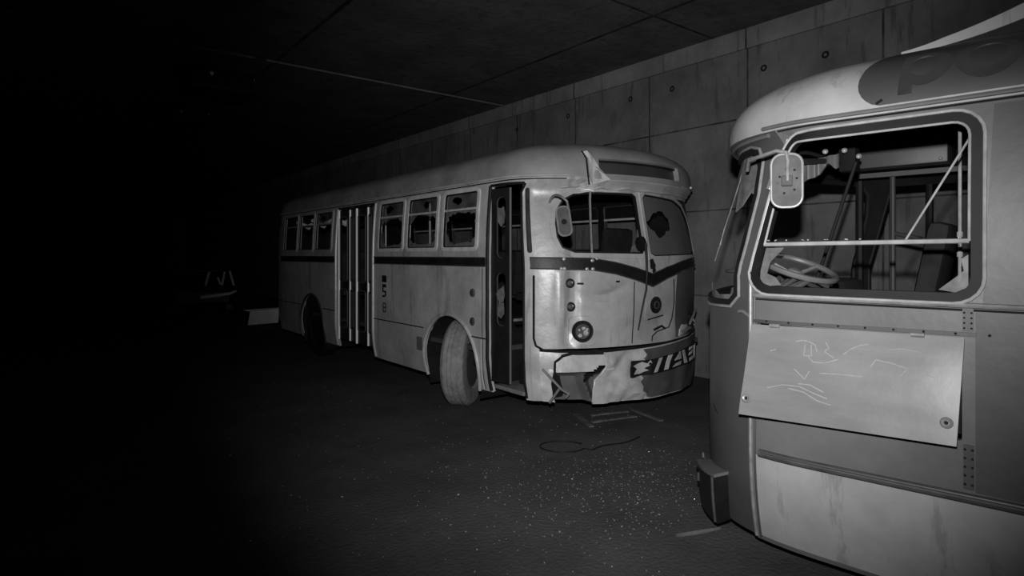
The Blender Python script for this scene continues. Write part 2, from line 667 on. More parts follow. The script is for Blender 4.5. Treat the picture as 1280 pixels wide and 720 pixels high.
def uy(y):
    """girth coordinate of the visible side at depth y"""
    if y >= A.yc:
        return y + K
    lo, hi = 0.0, A.d[60]
    for _ in range(40):
        mid = (lo + hi) / 2
        if A.O(mid)[1] < y:
            lo = mid
        else:
            hi = mid
    return lo


WV0, WV1 = 1.765, 2.375
wins = [(.91, 1.57), (1.71, 2.40), (2.52, 3.19), (4.85, 5.54), (5.65, 6.32), (6.44, 7.15)]
far_wins = [(a, a + .68) for a in (1.0, 1.8, 2.6, 3.4, 4.2, 5.0, 5.8, 6.5)]
win_polys = [rrect(a + K, b + K, WV0, WV1, .045) for a, b in wins]
far_polys = [rrect(-b - K, -a - K, WV0, WV1, .045) for a, b in far_wins]
fd = (uy(.250), uy(.70))                             # front door
front_door = rrect(fd[0], fd[1], .2, 2.385, .02)
rear_door = rrect(3.36 + K, 4.64 + K, .2, 2.385, .02)
quarter = rrect(uy(.172), uy(.202), 1.72, 2.34, .018)
ws_left = [(.115, 1.725), (.15, 1.69), (.92, 1.70), (1.045, 1.75), (1.09, 1.86), (1.095, 2.0), (1.07, 2.14), (1.0, 2.24), (.88, 2.30),
           (.74, 2.32), (.19, 2.325), (.135, 2.29)]
ws_right = [(.065, 2.28), (.02, 2.325), (-.50, 2.30), (-.74, 2.235), (-.92, 2.10), (-1.02, 1.95), (-1.09, 1.73), (-1.05, 1.69), (-.02, 1.67), (.045, 1.70)]
arch_c, arch_r = (1.44, .48), .56
arch_c2 = (5.70, .48)


def arch(cy, sgn=1, r=arch_r):
    return [(sgn * (cy + K + r * 1.0), .1)] + [(sgn * (cy + K + r * math.cos(math.radians(a))), .48 + r * math.sin(math.radians(a))) for a in range(0, 181, 12)] + [(sgn * (cy + K - r), .1)]


S = A.S - .001
holes = win_polys + far_polys + [front_door, rear_door, quarter, ws_left, ws_right, arch(1.44), arch(5.70), arch(1.44, -1), arch(5.70, -1),
                                 rrect(A.S - .9, S + .1, 1.75, 2.3, .05), rrect(-S - .1, -A.S + .9, 1.75, 2.3, .05)]
FE = 1.30
shell_out = [(-S, .30), (-FE, .30), (-FE, .80), (FE, .80), (FE, .30), (S, .30), (S, 2.45), (-S, 2.45)]
us_a = frange(-S, -1.9, .45) + frange(-1.9, 1.5, .03) + frange(1.5, S, .4)
shell = A.patch('body_shell', M['cream'], bus, shell_out, holes, 0, .035, .10, us=us_a, vs=frange(.3, 1.6, .034) + frange(1.6, 2.45, .06), lining=M['lining'])
vroof = [2.45 + t for t in (.004, .012, .025, .045, .07, .10, .14, .18, .23, .3, .38, .47, .56, .66, .76, .86, .94)]
us_r = frange(-S, -2.2, .3) + frange(-2.2, 2.2, .07) + frange(2.2, S, .3)
sign_u = (.69, -.49)
sign_hole = rrect(sign_u[1], sign_u[0], 2.462, 2.622, .02)
roof = A.patch('roof', M['cream_roof'], bus, [(-S, 2.45), (S, 2.45), (S, 3.45), (-S, 3.45)], [sign_hole], .004, .03, .12, us=us_r, vs=vroof, lining=M['lining'])
# gutter rail and the seam below it
A.line([(-S + .1, 2.452), (-.95, 2.452)], .013, .012).tube([A.at(u, 2.452, .012) for u in frange(.95, S - .1, .1)], .013, 8).build('gutter_rail', M['cream'], bus)
A.line([(1.02, 2.428), (S - .1, 2.428)], .006, .004).build('seam', M['void'], bus)
# brow over the windscreen: torn edge on the left
A.patch('brow_underside', M['black'], bus, [(.42, 2.34), (.1, 2.345), (-.5, 2.32), (-.74, 2.26), (-.92, 2.14), (-1.02, 2.02), (-1.10, 2.10), (-1.12, 2.33), (-.5, 2.352), (.1, 2.362), (.42, 2.352)], [], .006, .01, .06)
br = MB()
bl = [A.at(1.02 - 1.98 * i / 30, 2.36 + .012 * math.sin(i * 1.3) * (1 if i < 12 else .2), .012) for i in range(31)]
br.tube(bl, .016, 8)
br.build('brow_edge', M['cream'], bus)
br = MB()
bl = [A.at(1.05 - .75 * i / 14, 2.325 + .02 * noise.noise(Vector((i * .9, 0, 1))), .022 + .01 * noise.noise(Vector((i * .7, 2, 1)))) for i in range(15)]
br.tube(bl, [.004 + .012 * math.sin(PI * (i + .5) / 15) for i in range(15)], 7)
br.build('torn_edge', M['crumple'], bus)
# destination sign: raised surround, dark recessed board, and the bent sheet at its left end
A.patch('sign_surround', M['cream_roof'], bus, rrect(sign_u[1] - .07, sign_u[0] + .05, 2.43, 2.655, .03), [sign_hole], .010, .06, .07)
sg = A.patch('sign_board', M['grey_dark'], bus, rrect(sign_u[1] - .03, sign_u[0] + .03, 2.45, 2.635, .02), [], -.045, .012, .08)
A.line([(sign_u[1], 2.612), (sign_u[0], 2.612)], .012, -.03).build('shade_strip', M['void'], sg)  # black strip standing in for the shadow under the sign's top lip
sg['label'] = 'blank dark destination board'
fin = MB()
fp = [(.875, 2.715, .02), (.82, 2.715, .035), (.765, 2.60, .05), (.70, 2.49, .05), (.57, 2.425, .03), (.74, 2.39, .03), (.80, 2.46, .04), (.815, 2.60, .045)]
top = [A.at(u, v, o) for u, v, o in fp]
bot = [A.at(u, v, o - .03) for u, v, o in fp]
n = len(fp)
cen, cenb = sum(top, Vector()) / n + A.N(.74, 2.5) * .004, sum(bot, Vector()) / n
fin.add(top + bot + [cen, cenb], [(i, (i + 1) % n, 2 * n) for i in range(n)] + [((i + 1) % n + n, i + n, 2 * n + 1) for i in range(n)] +
        [(i, (i + 1) % n, n + (i + 1) % n, n + i) for i in range(n)])
fin.build('bent_sheet', M['crumple'], bus, smooth=False)
A.line([(.875, 2.71), (.83, 2.60), (.815, 2.48), (.76, 2.38)], .008, .030).build('sheet_edge', M['void'], bus)

# windscreens
wl = ring(A, 'windscreen_frame', M['cream'], bus, ws_left, .012, .035, .018, .05)
ring(A, 'gasket', M['rubber'], wl, ws_left, .03, -.010, .010, .03)
A.line([(.745, 1.68), (.70, 2.32)], .012, .006, n=6).build('divider_bar', M['alu'], wl)
sh_l = [(.105, 1.70), (.30, 1.70), (.26, 1.78), (.18, 1.83), (.16, 1.95), (.10, 1.90)]
A.patch('pane', M['shard_pane'], wl, sh_l, [], -.012, .006, .1)
wrt = ring(A, 'windscreen_frame', M['cream'], bus, ws_right, .010, .030, .014, .05)
ring(A, 'gasket', M['rubber'], wrt, ws_right, .022, -.008, .010, .03)
rnd = random.Random(4)
hole_r = []
for i in range(30):
    a = 2 * PI * i / 30
    r = 1 + rnd.uniform(-.16, .14)
    drip = .05 * max(0, math.sin(a * 3 + 1)) if math.sin(a) < -.3 else 0
    hole_r.append((-.21 - .20 * r * math.cos(a), 2.035 + .115 * r * math.sin(a) - drip))
A.patch('pane', M['dust_pane'], wrt, grow(ws_right, -.012), [hole_r, ellipse(-.56, 1.80, .02, .014, 8)], -.01, .006, .1)
A.line([(.078, 1.64), (.09, 2.0), (.10, 2.33)], .016, .012).build('centre_pillar', M['cream'], bus)
# narrow quarter window between door and nose
qf = ring(A, 'quarter_window_frame', M['rubber'], bus, quarter, .008, .006, .006, .03)
A.patch('pane', M['lampdark'], qf, grow(quarter, -.006), [], -.014, .006, .2)

# side windows
for i, ((a, b), poly) in enumerate(zip(wins, win_polys)):
    near = i < 3
    m_f = M['pale'] if near else M['cream']
    wf = ring(A, 'window_frame', m_f, bus, poly, .012, .030, .014, .045)
    tr = 2.185
    A.line([(a + K + .01, tr), (b + K - .01, tr)], .013, -.002, n=6).build('transom', m_f, wf)
    ring(A, 'gasket', M['rubber'], wf, poly, .024, -.010, .006, .02)
    up = [(a + K + .015, tr + .012), (b + K - .015, tr + .012), (b + K - .015, WV1 - .015), (a + K + .015, WV1 - .015)]
    rnd = random.Random(20 + i)
    hc = (a + b) / 2 + K + rnd.uniform(-.12, .12)
    hl = [(hc + (.10 + rnd.uniform(-.03, .03)) * math.cos(t * PI / 7), 2.285 + (.045 + rnd.uniform(-.02, .015)) * math.sin(t * PI / 7)) for t in range(14)]
    if near or i == 3:
        A.patch('pane', M['side_pane'], wf, up, [hl], -.012, .006, .12)
    # jagged glass left in the lower light
    lo0, lo1 = a + K + .012, b + K - .012
    outer = [(lo0, WV0 + .01), (lo1, WV0 + .01), (lo1, tr - .014), (lo0, tr - .014)]
    inner = []
    for t in range(30):
        q = 2 * PI * t / 30
        su = (b - a) / 2 * (.87 + rnd.uniform(-.09, .10))
        sv = (tr - WV0) / 2 * (.86 + rnd.uniform(-.14, .08))
        c, s_ = math.cos(q), math.sin(q)
        inner.append(((a + b) / 2 + K + su * math.copysign(abs(c) ** .6, c), (tr + WV0) / 2 + .01 + sv * math.copysign(abs(s_) ** .6, s_)))
    if near:
        A.patch('broken_pane', M['shard_pane'], wf, outer, [inner], -.012, .006, .12)
for poly, (a, b) in zip(far_polys, far_wins):
    wf = ring(A, 'window_frame', M['grey_dark'], bus, poly, .012, .030, .014, .045, g=.3)
    A.line([(-a - K, 2.185), (-b - K, 2.185)], .016, -.030, step=.3, n=6).build('transom', M['pale'], wf)
    A.patch('pane', M['black'], wf, [(-b - K + .01, 2.2), (-a - K - .01, 2.2), (-a - K - .01, WV1 - .01), (-b - K + .01, WV1 - .01)], [], -.014, .006, .3)

# dark belt along the side, V shaped on the nose
SB0, SB1 = 1.578, 1.668


def stripe(u0, u1):
    A.patch('belt_stripe', M['black'], bus, [(u0, SB0), (u1, SB0), (u1, SB1), (u0, SB1)], [], .008, .02, .12)
    for v in (SB0, SB1):
        A.line([(u0, v), (u1, v)], .006, .010, n=6).build('belt_bead', M['grey_dark'], bus)


stripe(fd[1] + .05, 3.32 + K)
stripe(4.68 + K, 7.3 + K)
stripe(-7.3 - K, -1.5)
vl = [(1.405, 1.566, 1.67), (1.17, 1.562, 1.668), (.76, 1.552, 1.662), (.5, 1.51, 1.62), (.25, 1.445, 1.565), (.03, 1.375, 1.505), (-.2, 1.455, 1.57), (-.5, 1.525, 1.625),
      (-.8, 1.562, 1.655), (-1.1, 1.575, 1.66), (-1.4, 1.578, 1.665)]
vs_ = A.patch('nose_stripe', M['black'], bus, [(u, a) for u, a, b in vl] + [(u, b) for u, a, b in reversed(vl)], [], .010, .02, .08)
eb = MB()
A.line([(u, a) for u, a, b in vl], .007, .014, n=6, mb=eb)
A.line([(u, b) for u, a, b in vl], .006, .014, n=6, mb=eb)
eb.build('stripe_edge', M['grey_dark'], vs_)
for u, v in ((1.03, 1.655), (1.03, 1.565), (.75, 1.64), (.75, 1.56), (.81, 1.56), (1.06, 1.565), (.70, 1.66)):
    MB().lathe(A.at(u, v, .012), A.N(u, v), [(.018, 0), (.016, .008), (.006, .013)], 12).build('rivet', M['chrome'], vs_)

# seams of the panels
A.line([(arch_c[0] + K + arch_r, .838), (3.345 + K, .836)], .007, .002).build('panel_seam', M['void'], bus)
A.line([(fd[1] + .03, .842), (arch_c[0] + K - arch_r + .12, .842)], .007, .002).build('panel_seam', M['void'], bus)
A.line([(4.66 + K, .838), (5.70 + K - .5, .838)], .007, .002).build('panel_seam', M['void'], bus)
A.line([(6.2 + K, .838), (7.4 + K, .838)], .006, .002).build('panel_seam', M['void'], bus)
A.line([(5.78 + K, 1.57), (5.78 + K, 1.05)], .004, .002).build('panel_seam', M['void'], bus)
A.line([(uy(.80), 1.56), (uy(.80), .32)], .004, .002).build('panel_seam', M['void'], bus)
A.line([(uy(.165), 1.50), (uy(.165), 1.2), (uy(.165), .90), (uy(.15), .83), (1.24, .79), (1.0, .775), (.6, .765), (.3, .77), (0, .785), (-.5, .80), (-1.2, .81)], .011, .006, step=.04).build('nose_seam', M['void'], bus)
A.line([(.27, 1.43), (.28, 1.2), (.30, .82)], .005, .004, step=.04).build('hatch_seam', M['void'], bus)
A.line([(-.33, 1.44), (-.34, 1.2), (-.31, 1.02), (-.25, .94), (-.06, .91), (.02, .87), (.03, .82)], .006, .004, step=.04).build('hatch_seam', M['void'], bus)
A.line([(.08, 1.04), (-.16, 1.07)], .008, .004, step=.03).build('hatch_seam', M['void'], bus)
A.line([(-.02, .93), (-.15, .96), (-.19, .93)], .012, .004, step=.03).build('hatch_seam', M['void'], bus)
# vertical posts at the front door and the edges of the rear door
for u, m_, r in ((fd[0] - .010, 'black', .012), (fd[1] + .012, 'black', .018), (3.36 + K - .012, 'cream', .02), (4.64 + K + .012, 'cream', .022)):
    A.line([(u, .32), (u, 2.39)], r, .004, n=8).build('door_post', M[m_], bus)
A.line([(fd[0], 2.392), (fd[1], 2.392)], .014, .006).build('door_header', M['black'], bus)
A.line([(3.36 + K, 2.392), (4.64 + K, 2.392)], .014, .006).build('door_header', M['black'], bus)
for u in (uy(.19), uy(.80) + .02):
    A.line([(u, .32), (u, .83)], .008, .004).build('corner_bead', M['cream'], bus)


# ---- front door: one leaf folded back, open step well
def leaf(name, p0, p1, z0, z1, m, panes, thick=.035, handle=None):
    p0, p1 = Vector((p0[0], p0[1], 0)), Vector((p1[0], p1[1], 0))
    d = p1 - p0
    w = d.length
    d.normalize()
    nrm = Vector((d.y, -d.x, 0))
    vo, fo = triangulate([(0, z0), (w, z0), (w, z1), (0, z1)], panes, [], [], .25)
    n = len(vo)
    f3 = lambda p, t: p0 + d * p.x + Vector((0, 0, p.y)) + nrm * t
    vs = [f3(p, thick / 2) for p in vo] + [f3(p, -thick / 2) for p in vo]
    cnt = {}
    for f in fo:
        for i in range(3):
            e = tuple(sorted((f[i], f[(i + 1) % 3])))
            cnt[e] = cnt.get(e, 0) + 1
    fs = list(fo) + [tuple(i + n for i in reversed(f)) for f in fo] + [(a, b, b + n, a + n) for (a, b), c in cnt.items() if c == 1]
    o = mesh_obj(name, vs, fs, m, bus, False)
    for pn in panes:
        MB().tube([f3(Vector(q), -thick / 2 - .004) for q in pn], .009, 6, True).build('gasket', M['grey_dark'], o)
    return o, f3


lf, f3 = leaf('door', (.055, .70), (.10, .465), .42, 2.36, M['black'],
              [rrect(.045, .19, 1.66, 2.28, .06), rrect(.045, .19, .98, 1.52, .06)])
MB().tube([f3(Vector((.235, .42)), .0), f3(Vector((.235, 2.36)), .0)], .016, 8).build('edge_bead', M['grey_light'], lf)
rnd = random.Random(3)
for k in range(3):
    cz = (1.15, 2.1, 1.3)[k]
    pl = [Vector((.115 + .055 * math.cos(t * PI / 4) * rnd.uniform(.6, 1.2), cz + .11 * math.sin(t * PI / 4) * rnd.uniform(.5, 1.2))) for t in range(8)]
    MB().prism([(p.x, p.y) for p in pl], -.003, .003, (f3(Vector((0, 0)), 0), (f3(Vector((1, 0)), 0) - f3(Vector((0, 0)), 0)), (0, 0, 1), (f3(Vector((0, 0)), 1) - f3(Vector((0, 0)), 0)))).build('shard', M['shard_pane'], lf, False)
st = MB()
st.box((.46, .48, .36), (.74, .46, .04), None, .006)
st.box((.80, .48, .50), (.04, .46, .28), None, .004)
st.build('step', M['alu'], bus)
st = MB()
st.tube([(.35, .29, .42), (.35, .29, 1.25), (.42, .29, 1.3), (.8, .29, 1.3)], .016, 8)
st.tube([(.8, .62, .6), (.8, .62, 2.3)], .016, 8)
st.tube([(.3, .66, 1.02), (.8, .66, 1.02), (.8, .3, 1.02)], .016, 8)
st.build('handrail', M['alu'], bus)
# ---- rear door: four narrow leaves, partly folded
for (p0, p1) in (((.035, 3.40), (.09, 3.66)), ((.09, 3.70), (.05, 3.98)), ((.05, 4.02), (.09, 4.29)), ((.09, 4.33), (.035, 4.60))):
    w = math.dist(p0, p1)
    lf, f3 = leaf('door', p0, p1, .42, 2.36, M['black'], [rrect(.045, w - .045, 1.30, 2.26, .04), rrect(.045, w - .045, .60, 1.18, .04)])
    MB().tube([f3(Vector((w - .02, .42)), -.018), f3(Vector((w - .02, 2.36)), -.018)], .020, 8).build('edge_bead', M['white'], lf)

# ---- wheels and arches
tw = make_tyre('tyre', bus, (.235, 1.50, .482), .482, .27, math.radians(-51))
make_tyre('tyre', bus, (2.36, 1.47, .482), .482, .27, math.radians(-46))
make_tyre('tyre', bus, (.20, 5.70, .482), .482, .27, 0, 'black')  # black, not worn rubber: the arch's shadow is put into its colour
make_tyre('tyre', bus, (2.40, 5.70, .482), .482, .27)
for sgn in (1, -1):
    for cy in (1.44, 5.70):
        pts = [(sgn * (cy + K + arch_r * math.cos(math.radians(a))), .48 + arch_r * math.sin(math.radians(a))) for a in range(-20, 201, 10)]
        A.line(pts, .020, .004, step=.05).build('arch_lip', M['cream'] if cy < 3 else M['grey_dark'], bus)
        x_in, x_out = (.06, .62) if sgn == 1 else (2.54, 1.98)
        liner = MB()
        vs, fs = [], []
        for i, a in enumerate(range(-30, 211, 15)):
            y, z = cy + (arch_r + .02) * math.cos(math.radians(a)), .48 + (arch_r + .02) * math.sin(math.radians(a))
            vs += [(x_in, y, z), (x_out, y, z)]
            if i:
                fs.append((2 * i - 2, 2 * i, 2 * i + 1, 2 * i - 1))
        k0 = len(vs)
        vs.append((x_out, cy, .48))
        fs += [(2 * i + 1, 2 * i + 3, k0) for i in range(k0 // 2 - 1)]
        liner.add(vs, fs).build('arch_liner', M['void'], bus)
MB().tube([(.2, 1.47, .482), (2.38, 1.47, .482)], .06, 10).build('axle', M['void'], bus)
MB().tube([(.2, 5.70, .482), (2.4, 5.70, .482)], .07, 10).build('axle', M['void'], bus)

# ---- inside: floor, ceiling lining, dashboard, seats, poles
fl_ = MB()
fl_.box((1.3, 4.25, .70), (2.44, 6.8, .05))
fl_.box((1.72, .42, .70), (1.60, .86, .05))
fl_.build('cabin_floor', M['inner'], bus)
MB().box((1.35, .22, 1.28), (1.5, .34, .46), None, .06).build('dashboard', M['inner'], bus)
MB().box((1.55, 1.0, 1.0), (.7, .8, .55), None, .1).build('engine_cover', M['inner'], bus)
for yy in (1.35, 2.1, 2.85, 4.9, 5.7, 6.5):
    for xx in (.48, 2.05):
        if xx < 1 and yy < 1.6:
            continue
        s_ = MB()
        s_.box((xx, yy, 1.12), (.86 if xx > 1 else .7, .42, .12), None, .04)
        s_.box((xx, yy + .22, 1.44), (.86 if xx > 1 else .7, .09, .62), Matrix.Rotation(.12, 3, 'X'), .04)
        so = s_.build('seat', M['seat'], bus)
        MB().tube([(xx - .3, yy, .72), (xx - .3, yy, 1.08)], .02, 6).tube([(xx + .3, yy, .72), (xx + .3, yy, 1.08)], .02, 6).build('seat_frame', M['alu'], so)
ds = MB()
ds.box((2.34, .90, 1.15), (.5, .46, .12), None, .05)
ds.box((2.36, 1.12, 1.66), (.50, .13, .76), Matrix.Rotation(.1, 3, 'X'), .06)
ds.box((2.36, 1.0, .9), (.3, .3, .4), None, .03)
ds.build('driver_seat', M['seat'], bus)
wheel = [Vector((2.28 + .21 * math.cos(2 * PI * i / 28), .50 + .23 * math.sin(2 * PI * i / 28) * .85, 1.50 + .12 * math.sin(2 * PI * i / 28))) for i in range(28)]
sw = MB().tube(wheel, .014, 8, True)
for i in (0, 9, 18):
    sw.tube([wheel[i], (2.28, .5, 1.47)], .01, 6)
sw.tube([(2.28, .5, 1.48), (2.20, .3, .9)], .025, 8)
sw.build('steering_wheel', M['rubber'], bus)
for yy in (1.7, 3.3, 4.7):
    MB().tube([(.85, yy, .72), (.85, yy, 2.6)], .017, 8).build('grab_pole', M['alu'], bus)
ud = MB()
ud.box((1.3, 3.4, .50), (1.1, 6.6, .20))
ud.build('chassis', M['void'], bus)
ud = MB()
ud.box((1.3, .35, .45), (2.0, .5, .3), None, .05)
ud.build('front_crossmember', M['void'], bus)
for y in (5.05, 6.0, 6.75):
    MB().tube([(.12, y, 2.28), (.35, y + .1, 2.2), (.5, y + .05, 2.32)], [.03, .05, .02], 7).build('torn_lining', M['panel'], bus)

# ---- bumper apron, torn open under the lamp
tear = [(1.11, .68), (1.05, .735), (.95, .752), (.64, .745), (.585, .70), (.59, .62), (.66, .545), (.735, .49), (.755, .40), (.77, .30), (.78, .20), (1.13, .20), (1.165, .36), (1.15, .47), (1.13, .56)]
ap = A.patch('front_apron', M['crumple'], bus, [(-FE, .26), (-1.0, .245), (0, .245), (.9, .262), (FE, .30), (FE, .775), (1.0, .762), (.6, .752), (0, .765), (-.6, .79), (-FE, .79)],
             [tear], .006, .025, .05, us=frange(-FE, FE, .035), vs=frange(.24, .8, .035))
vs, fs, fl2 = [], [], []
nu, nv = 36, 30
for i in range(nu + 1):
    for j in range(nv + 1):
        u = .52 + .66 * i / nu
        v = .262 + .498 * j / nv
        if v > .575:
            o = -.020 + .040 * (.76 - v) / .185
        else:
            o = .018 - .13 * min(1, (.575 - v) / .06) ** .6 - .02 * (.575 - v) / .3
            o += .09 * max(0, 1 - abs(u - .80 - (v - .4) * .3) / .07) * min(1, (.575 - v) / .06)
        o += .006 * noise.noise(Vector((u * 8, v * 8, 5)))
        vs.append(A.P(u, v) + A.N(u, v) * (o - .012))
for i in range(nu):
    for j in range(nv):
        uc, vc = .52 + .66 * (i + .5) / nu, .262 + .498 * (j + .5) / nv
        if inside((uc, vc), [(.60, .63), (.67, .63), (.80, .54), (.84, .46), (.75, .46), (.64, .54)]):
            continue
        (fs if vc > .575 else fl2).append((i * (nv + 1) + j, (i + 1) * (nv + 1) + j, (i + 1) * (nv + 1) + j + 1, i * (nv + 1) + j + 1))
for nm, ff, mm in (('torn_plate', fs, 'crumple'), ('inner_plate', fl2, 'grey_light')):
    ids = sorted({q for f in ff for q in f})
    mp_ = {q: k for k, q in enumerate(ids)}
    mesh_obj(nm, [vs[q] for q in ids], [tuple(mp_[q] for q in f) for f in ff], M[mm], ap, angle=24)
A.line([(.60, .72), (.585, .64), (.66, .545), (.735, .49), (.76, .40), (.775, .285)], .011, .012, step=.03).build('curled_edge', M['crumple'], ap)
A.line([(1.05, .735), (1.12, .68), (1.125, .58), (1.155, .47), (1.15, .40)], .012, .012, step=.03).build('ragged_edge', M['void'], ap)
A.line([(1.06, .735), (.95, .756), (.64, .750)], .014, .010, step=.04).build('gap_edge', M['void'], ap)
stk = MB()
stk.tube([A.at(1.25, .615, .03), A.at(1.08, .44, .09), A.at(1.02, .40, .10)], .012, 7)
stk.tube([A.at(1.10, .445, .08), A.at(1.20, .30, .05)], .013, 7)
stk.tube([A.at(1.02, .40, .10), A.at(1.05, .36, .09)], .010, 7)
stk.build('bent_bracket', M['alu'], ap)
# hazard board across the bumper
bb = [(.33, .485), (.05, .50), (-.45, .515), (-.93, .545), (-.90, .72), (-.45, .67), (.05, .645), (.31, .645)]
A.patch('bumper_board', M['void'], bus, bb, [], .045, .03, .05)
bd = bpy.data.objects['bumper_board']
bd['label'] = 'dark bumper board with pale slanted hazard stripes'


def bq(name, pts):
    """polygon in board coordinates: t along the board, h across it"""
    def f(t, h):
        u = .33 - 1.24 * t
        lo = .488 + .055 * t
        hi = .643 + .075 * t
        return (u, lo + (hi - lo) * h)
    A.patch(name, M['crumple'], bd, [f(*p) for p in pts], [], .050, .006, .08, us=[], vs=[])


for pts in ([(.02, .7), (.10, .9), (.15, .75), (.17, .95), (.20, .7), (.13, .45), (.17, .3), (.10, .1), (.03, .15), (.07, .45)],
            [(.225, .08), (.265, .08), (.325, .92), (.285, .92)], [(.345, .08), (.395, .08), (.455, .92), (.405, .92)],
            [(.465, .08), (.60, .08), (.60, .30), (.525, .25)], [(.50, .45), (.60, .45), (.595, .92), (.565, .92)],
            [(.655, .08), (.695, .08), (.665, .92), (.625, .92)], [(.74, .1), (.84, .12), (.83, .32), (.75, .28)],
            [(.74, .45), (.83, .5), (.84, .68), (.76, .62)], [(.75, .75), (.82, .82), (.84, .95), (.76, .93)],
            [(.885, .1), (.905, .1), (.895, .9), (.875, .9)], [(.945, .12), (.965, .12), (.955, .92), (.935, .92)]):
    bq('hazard_stripe', pts)

# ---- lamps
for u, v in ((.975, 1.425), (.965, 1.20)):
    nn = A.N(u, v)
    lm = MB().lathe(A.at(u, v, -.01), nn, [(.046, 0), (.046, .022), (.040, .030), (.032, .030), (.030, .018)], 24).build('marker_lamp', M['rubber'], bus)
    MB().lathe(A.at(u, v, .006), nn, [(.031, 0), (.026, .016), (.012, .024)], 20).build('lens', M['rim'], lm)
    MB().lathe(A.at(u - .015, v + .008, .030), nn, [(.012, 0), (.006, .006)], 10).build('glint_plate', M['lens'], lm)
u, v = .86, .968
nn = A.N(u, v)
bz = A.patch('headlamp', M['cream'], bus, rrect(u - .125, u + .12, v - .135, v + .14, .04), [ellipse(u, v, .098, .095)], .030, .03, .08)
MB().lathe(A.at(u, v, .01), nn, [(.102, 0), (.104, .035), (.096, .048), (.082, .046), (.078, .03)], 32, False).build('lamp_ring', M['rubber'], bz)
MB().lathe(A.at(u, v, .02), nn, [(.080, 0), (.074, .010), (.05, -.015), (.02, -.03)], 32).build('reflector', M['rim'], bz)
gl = MB()
for k, (du, dv, r) in enumerate(((-.03, -.015, .026), (.02, -.04, .022), (-.01, .03, .02), (-.045, .02, .014), (.03, .012, .012))):
    pts = [(r * rnd.uniform(.6, 1.2) * math.cos(t * PI / 3), r * rnd.uniform(.6, 1.2) * math.sin(t * PI / 3)) for t in range(6)]
    x = Vector((0, 0, 1)).cross(nn).normalized()
    gl.prism(pts, 0, .006, (A.at(u + du, v + dv, .030), x, Vector((0, 0, 1)), (nn + x * rnd.uniform(-.3, .3)).normalized()))
gl.build('bulb_shards', M['lens'], bz, False)
u, v = -.93, .93
nn = A.N(u, v)
hz = MB().lathe(A.at(u, v, .02), nn, [(.095, 0), (.098, .02), (.088, .03), (.07, .0), (.03, -.02)], 24).build('headlamp', M['rubber'], bus)
gl = MB()
for du, dv, r in ((.03, .03, .022), (-.03, .01, .018), (.0, -.03, .016)):
    x = Vector((0, 0, 1)).cross(nn).normalized()
    gl.prism([(r * math.cos(t * PI / 3), r * .7 * math.sin(t * PI / 3)) for t in range(6)], 0, .008, (A.at(u + du, v + dv, .06), x, Vector((0, 0, 1)), nn))
gl.build('bulb_shards', M['lens'], hz, False)
deb = MB()
deb.tube([A.at(-.72, .93, .03), A.at(-.85, 1.02, .06), A.at(-1.0, 1.08, .05)], .014, 7)
deb.tube([A.at(-.45, .86, .02), A.at(-.62, .90, .045), A.at(-.80, .87, .03)], .02, 7)
deb.build('bent_trim', M['alu'], bus)
A.patch('dented_patch', M['crumple'], bus, [(-.42, .83), (-.64, .85), (-.66, .93), (-.50, .945), (-.44, .90)], [], .014, .012, .05)
for v in (1.30, 1.0):
    u = .974 + K
    rf = MB().lathe(A.at(u, v, 0), A.N(u, v), [(.045, 0), (.043, .012), (.036, .016)], 20).build('side_reflector', M['rim'], bus)
    MB().lathe(A.at(u, v, .014), A.N(u, v), [(.030, 0), (.018, .006)], 14).build('lens', M['lampdark'], rf)
for u, v, w in ((.87, 1.42, .03), (.47, 1.435, .022)):
    A.patch('maker_mark', M['void'], bus, rrect(u - w, u + w, v - .009, v + .009, .004), [], .004, .006, .2)
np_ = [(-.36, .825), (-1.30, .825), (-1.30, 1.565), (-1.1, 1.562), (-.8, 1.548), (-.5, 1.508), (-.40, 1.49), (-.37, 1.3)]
A.patch('nose_panel', M['shade_grey'], bus, np_, [ellipse(-.93, .93, .09, .09), ], .005, .007, .06)['label'] = 'nose panel, darker grey with shade painted in'  # panel beside the hatch; its grey also carries painted shade
A.patch('apron_shade', M['shade_grey'], ap, [(.10, .258), (-.6, .252), (-1.29, .262), (-1.29, .785), (-.6, .78), (0, .755), (.16, .752), (.13, .70), (.16, .66), (.09, .61), (.12, .55), (.17, .50), (.15, .46), (.20, .43), (.17, .38), (.19, .34), (.12, .31)], [], .014, .009, .05)  # thin dark sheet: shade of the turned-away apron half, put into colour
# emblem on the hatch
u, v = -.03, 1.185
nn = A.N(u, v)
em = MB().lathe(A.at(u, v, .0), nn, [(.085, 0), (.085, .010), (.07, .014), (.058, .008), (.035, .008), (.03, .016), (.012, .018)], 28).build('emblem', M['void'], bus)
MB().lathe(A.at(u - .004, v, .010), nn, [(.040, 0), (.038, .006), (.030, .006)], 18).build('emblem_ring', M['rim'], em)
hp = A.patch('emblem_panel', M['cream'], bus, jag(densify(rrect(-.16, .12, 1.05, 1.33, .03), .05), 0, .012, 9), [ellipse(u, v, .087, .087)], .006, .01, .06)
for (u, v, a, b) in ((.02, 1.60, .035, .05), (.0, 1.55, .025, .035)):
    A.patch('rust_hole', M['void'], bus, jag(ellipse(u, v, a, b, 12), 0, .01, int(u * 100) + 3), [], .012, .008, .08)
# wiper hanging from the windscreen
wp = MB()
pts = [A.at(.13, 1.80, .05), A.at(.145, 1.65, .05), A.at(.145, 1.5, .045), A.at(.15, 1.35, .04), A.at(.20, 1.15, .03), A.at(.245, .95, .03)]
wp.tube(pts, [.016, .013, .011, .010, .009, .007], 7)
wp.build('wiper_arm', M['rubber'], bus)
A.patch('wiper_motor', M['rubber'], bus, ellipse(.17, 1.80, .055, .075, 16), [], .05, .05, .08)
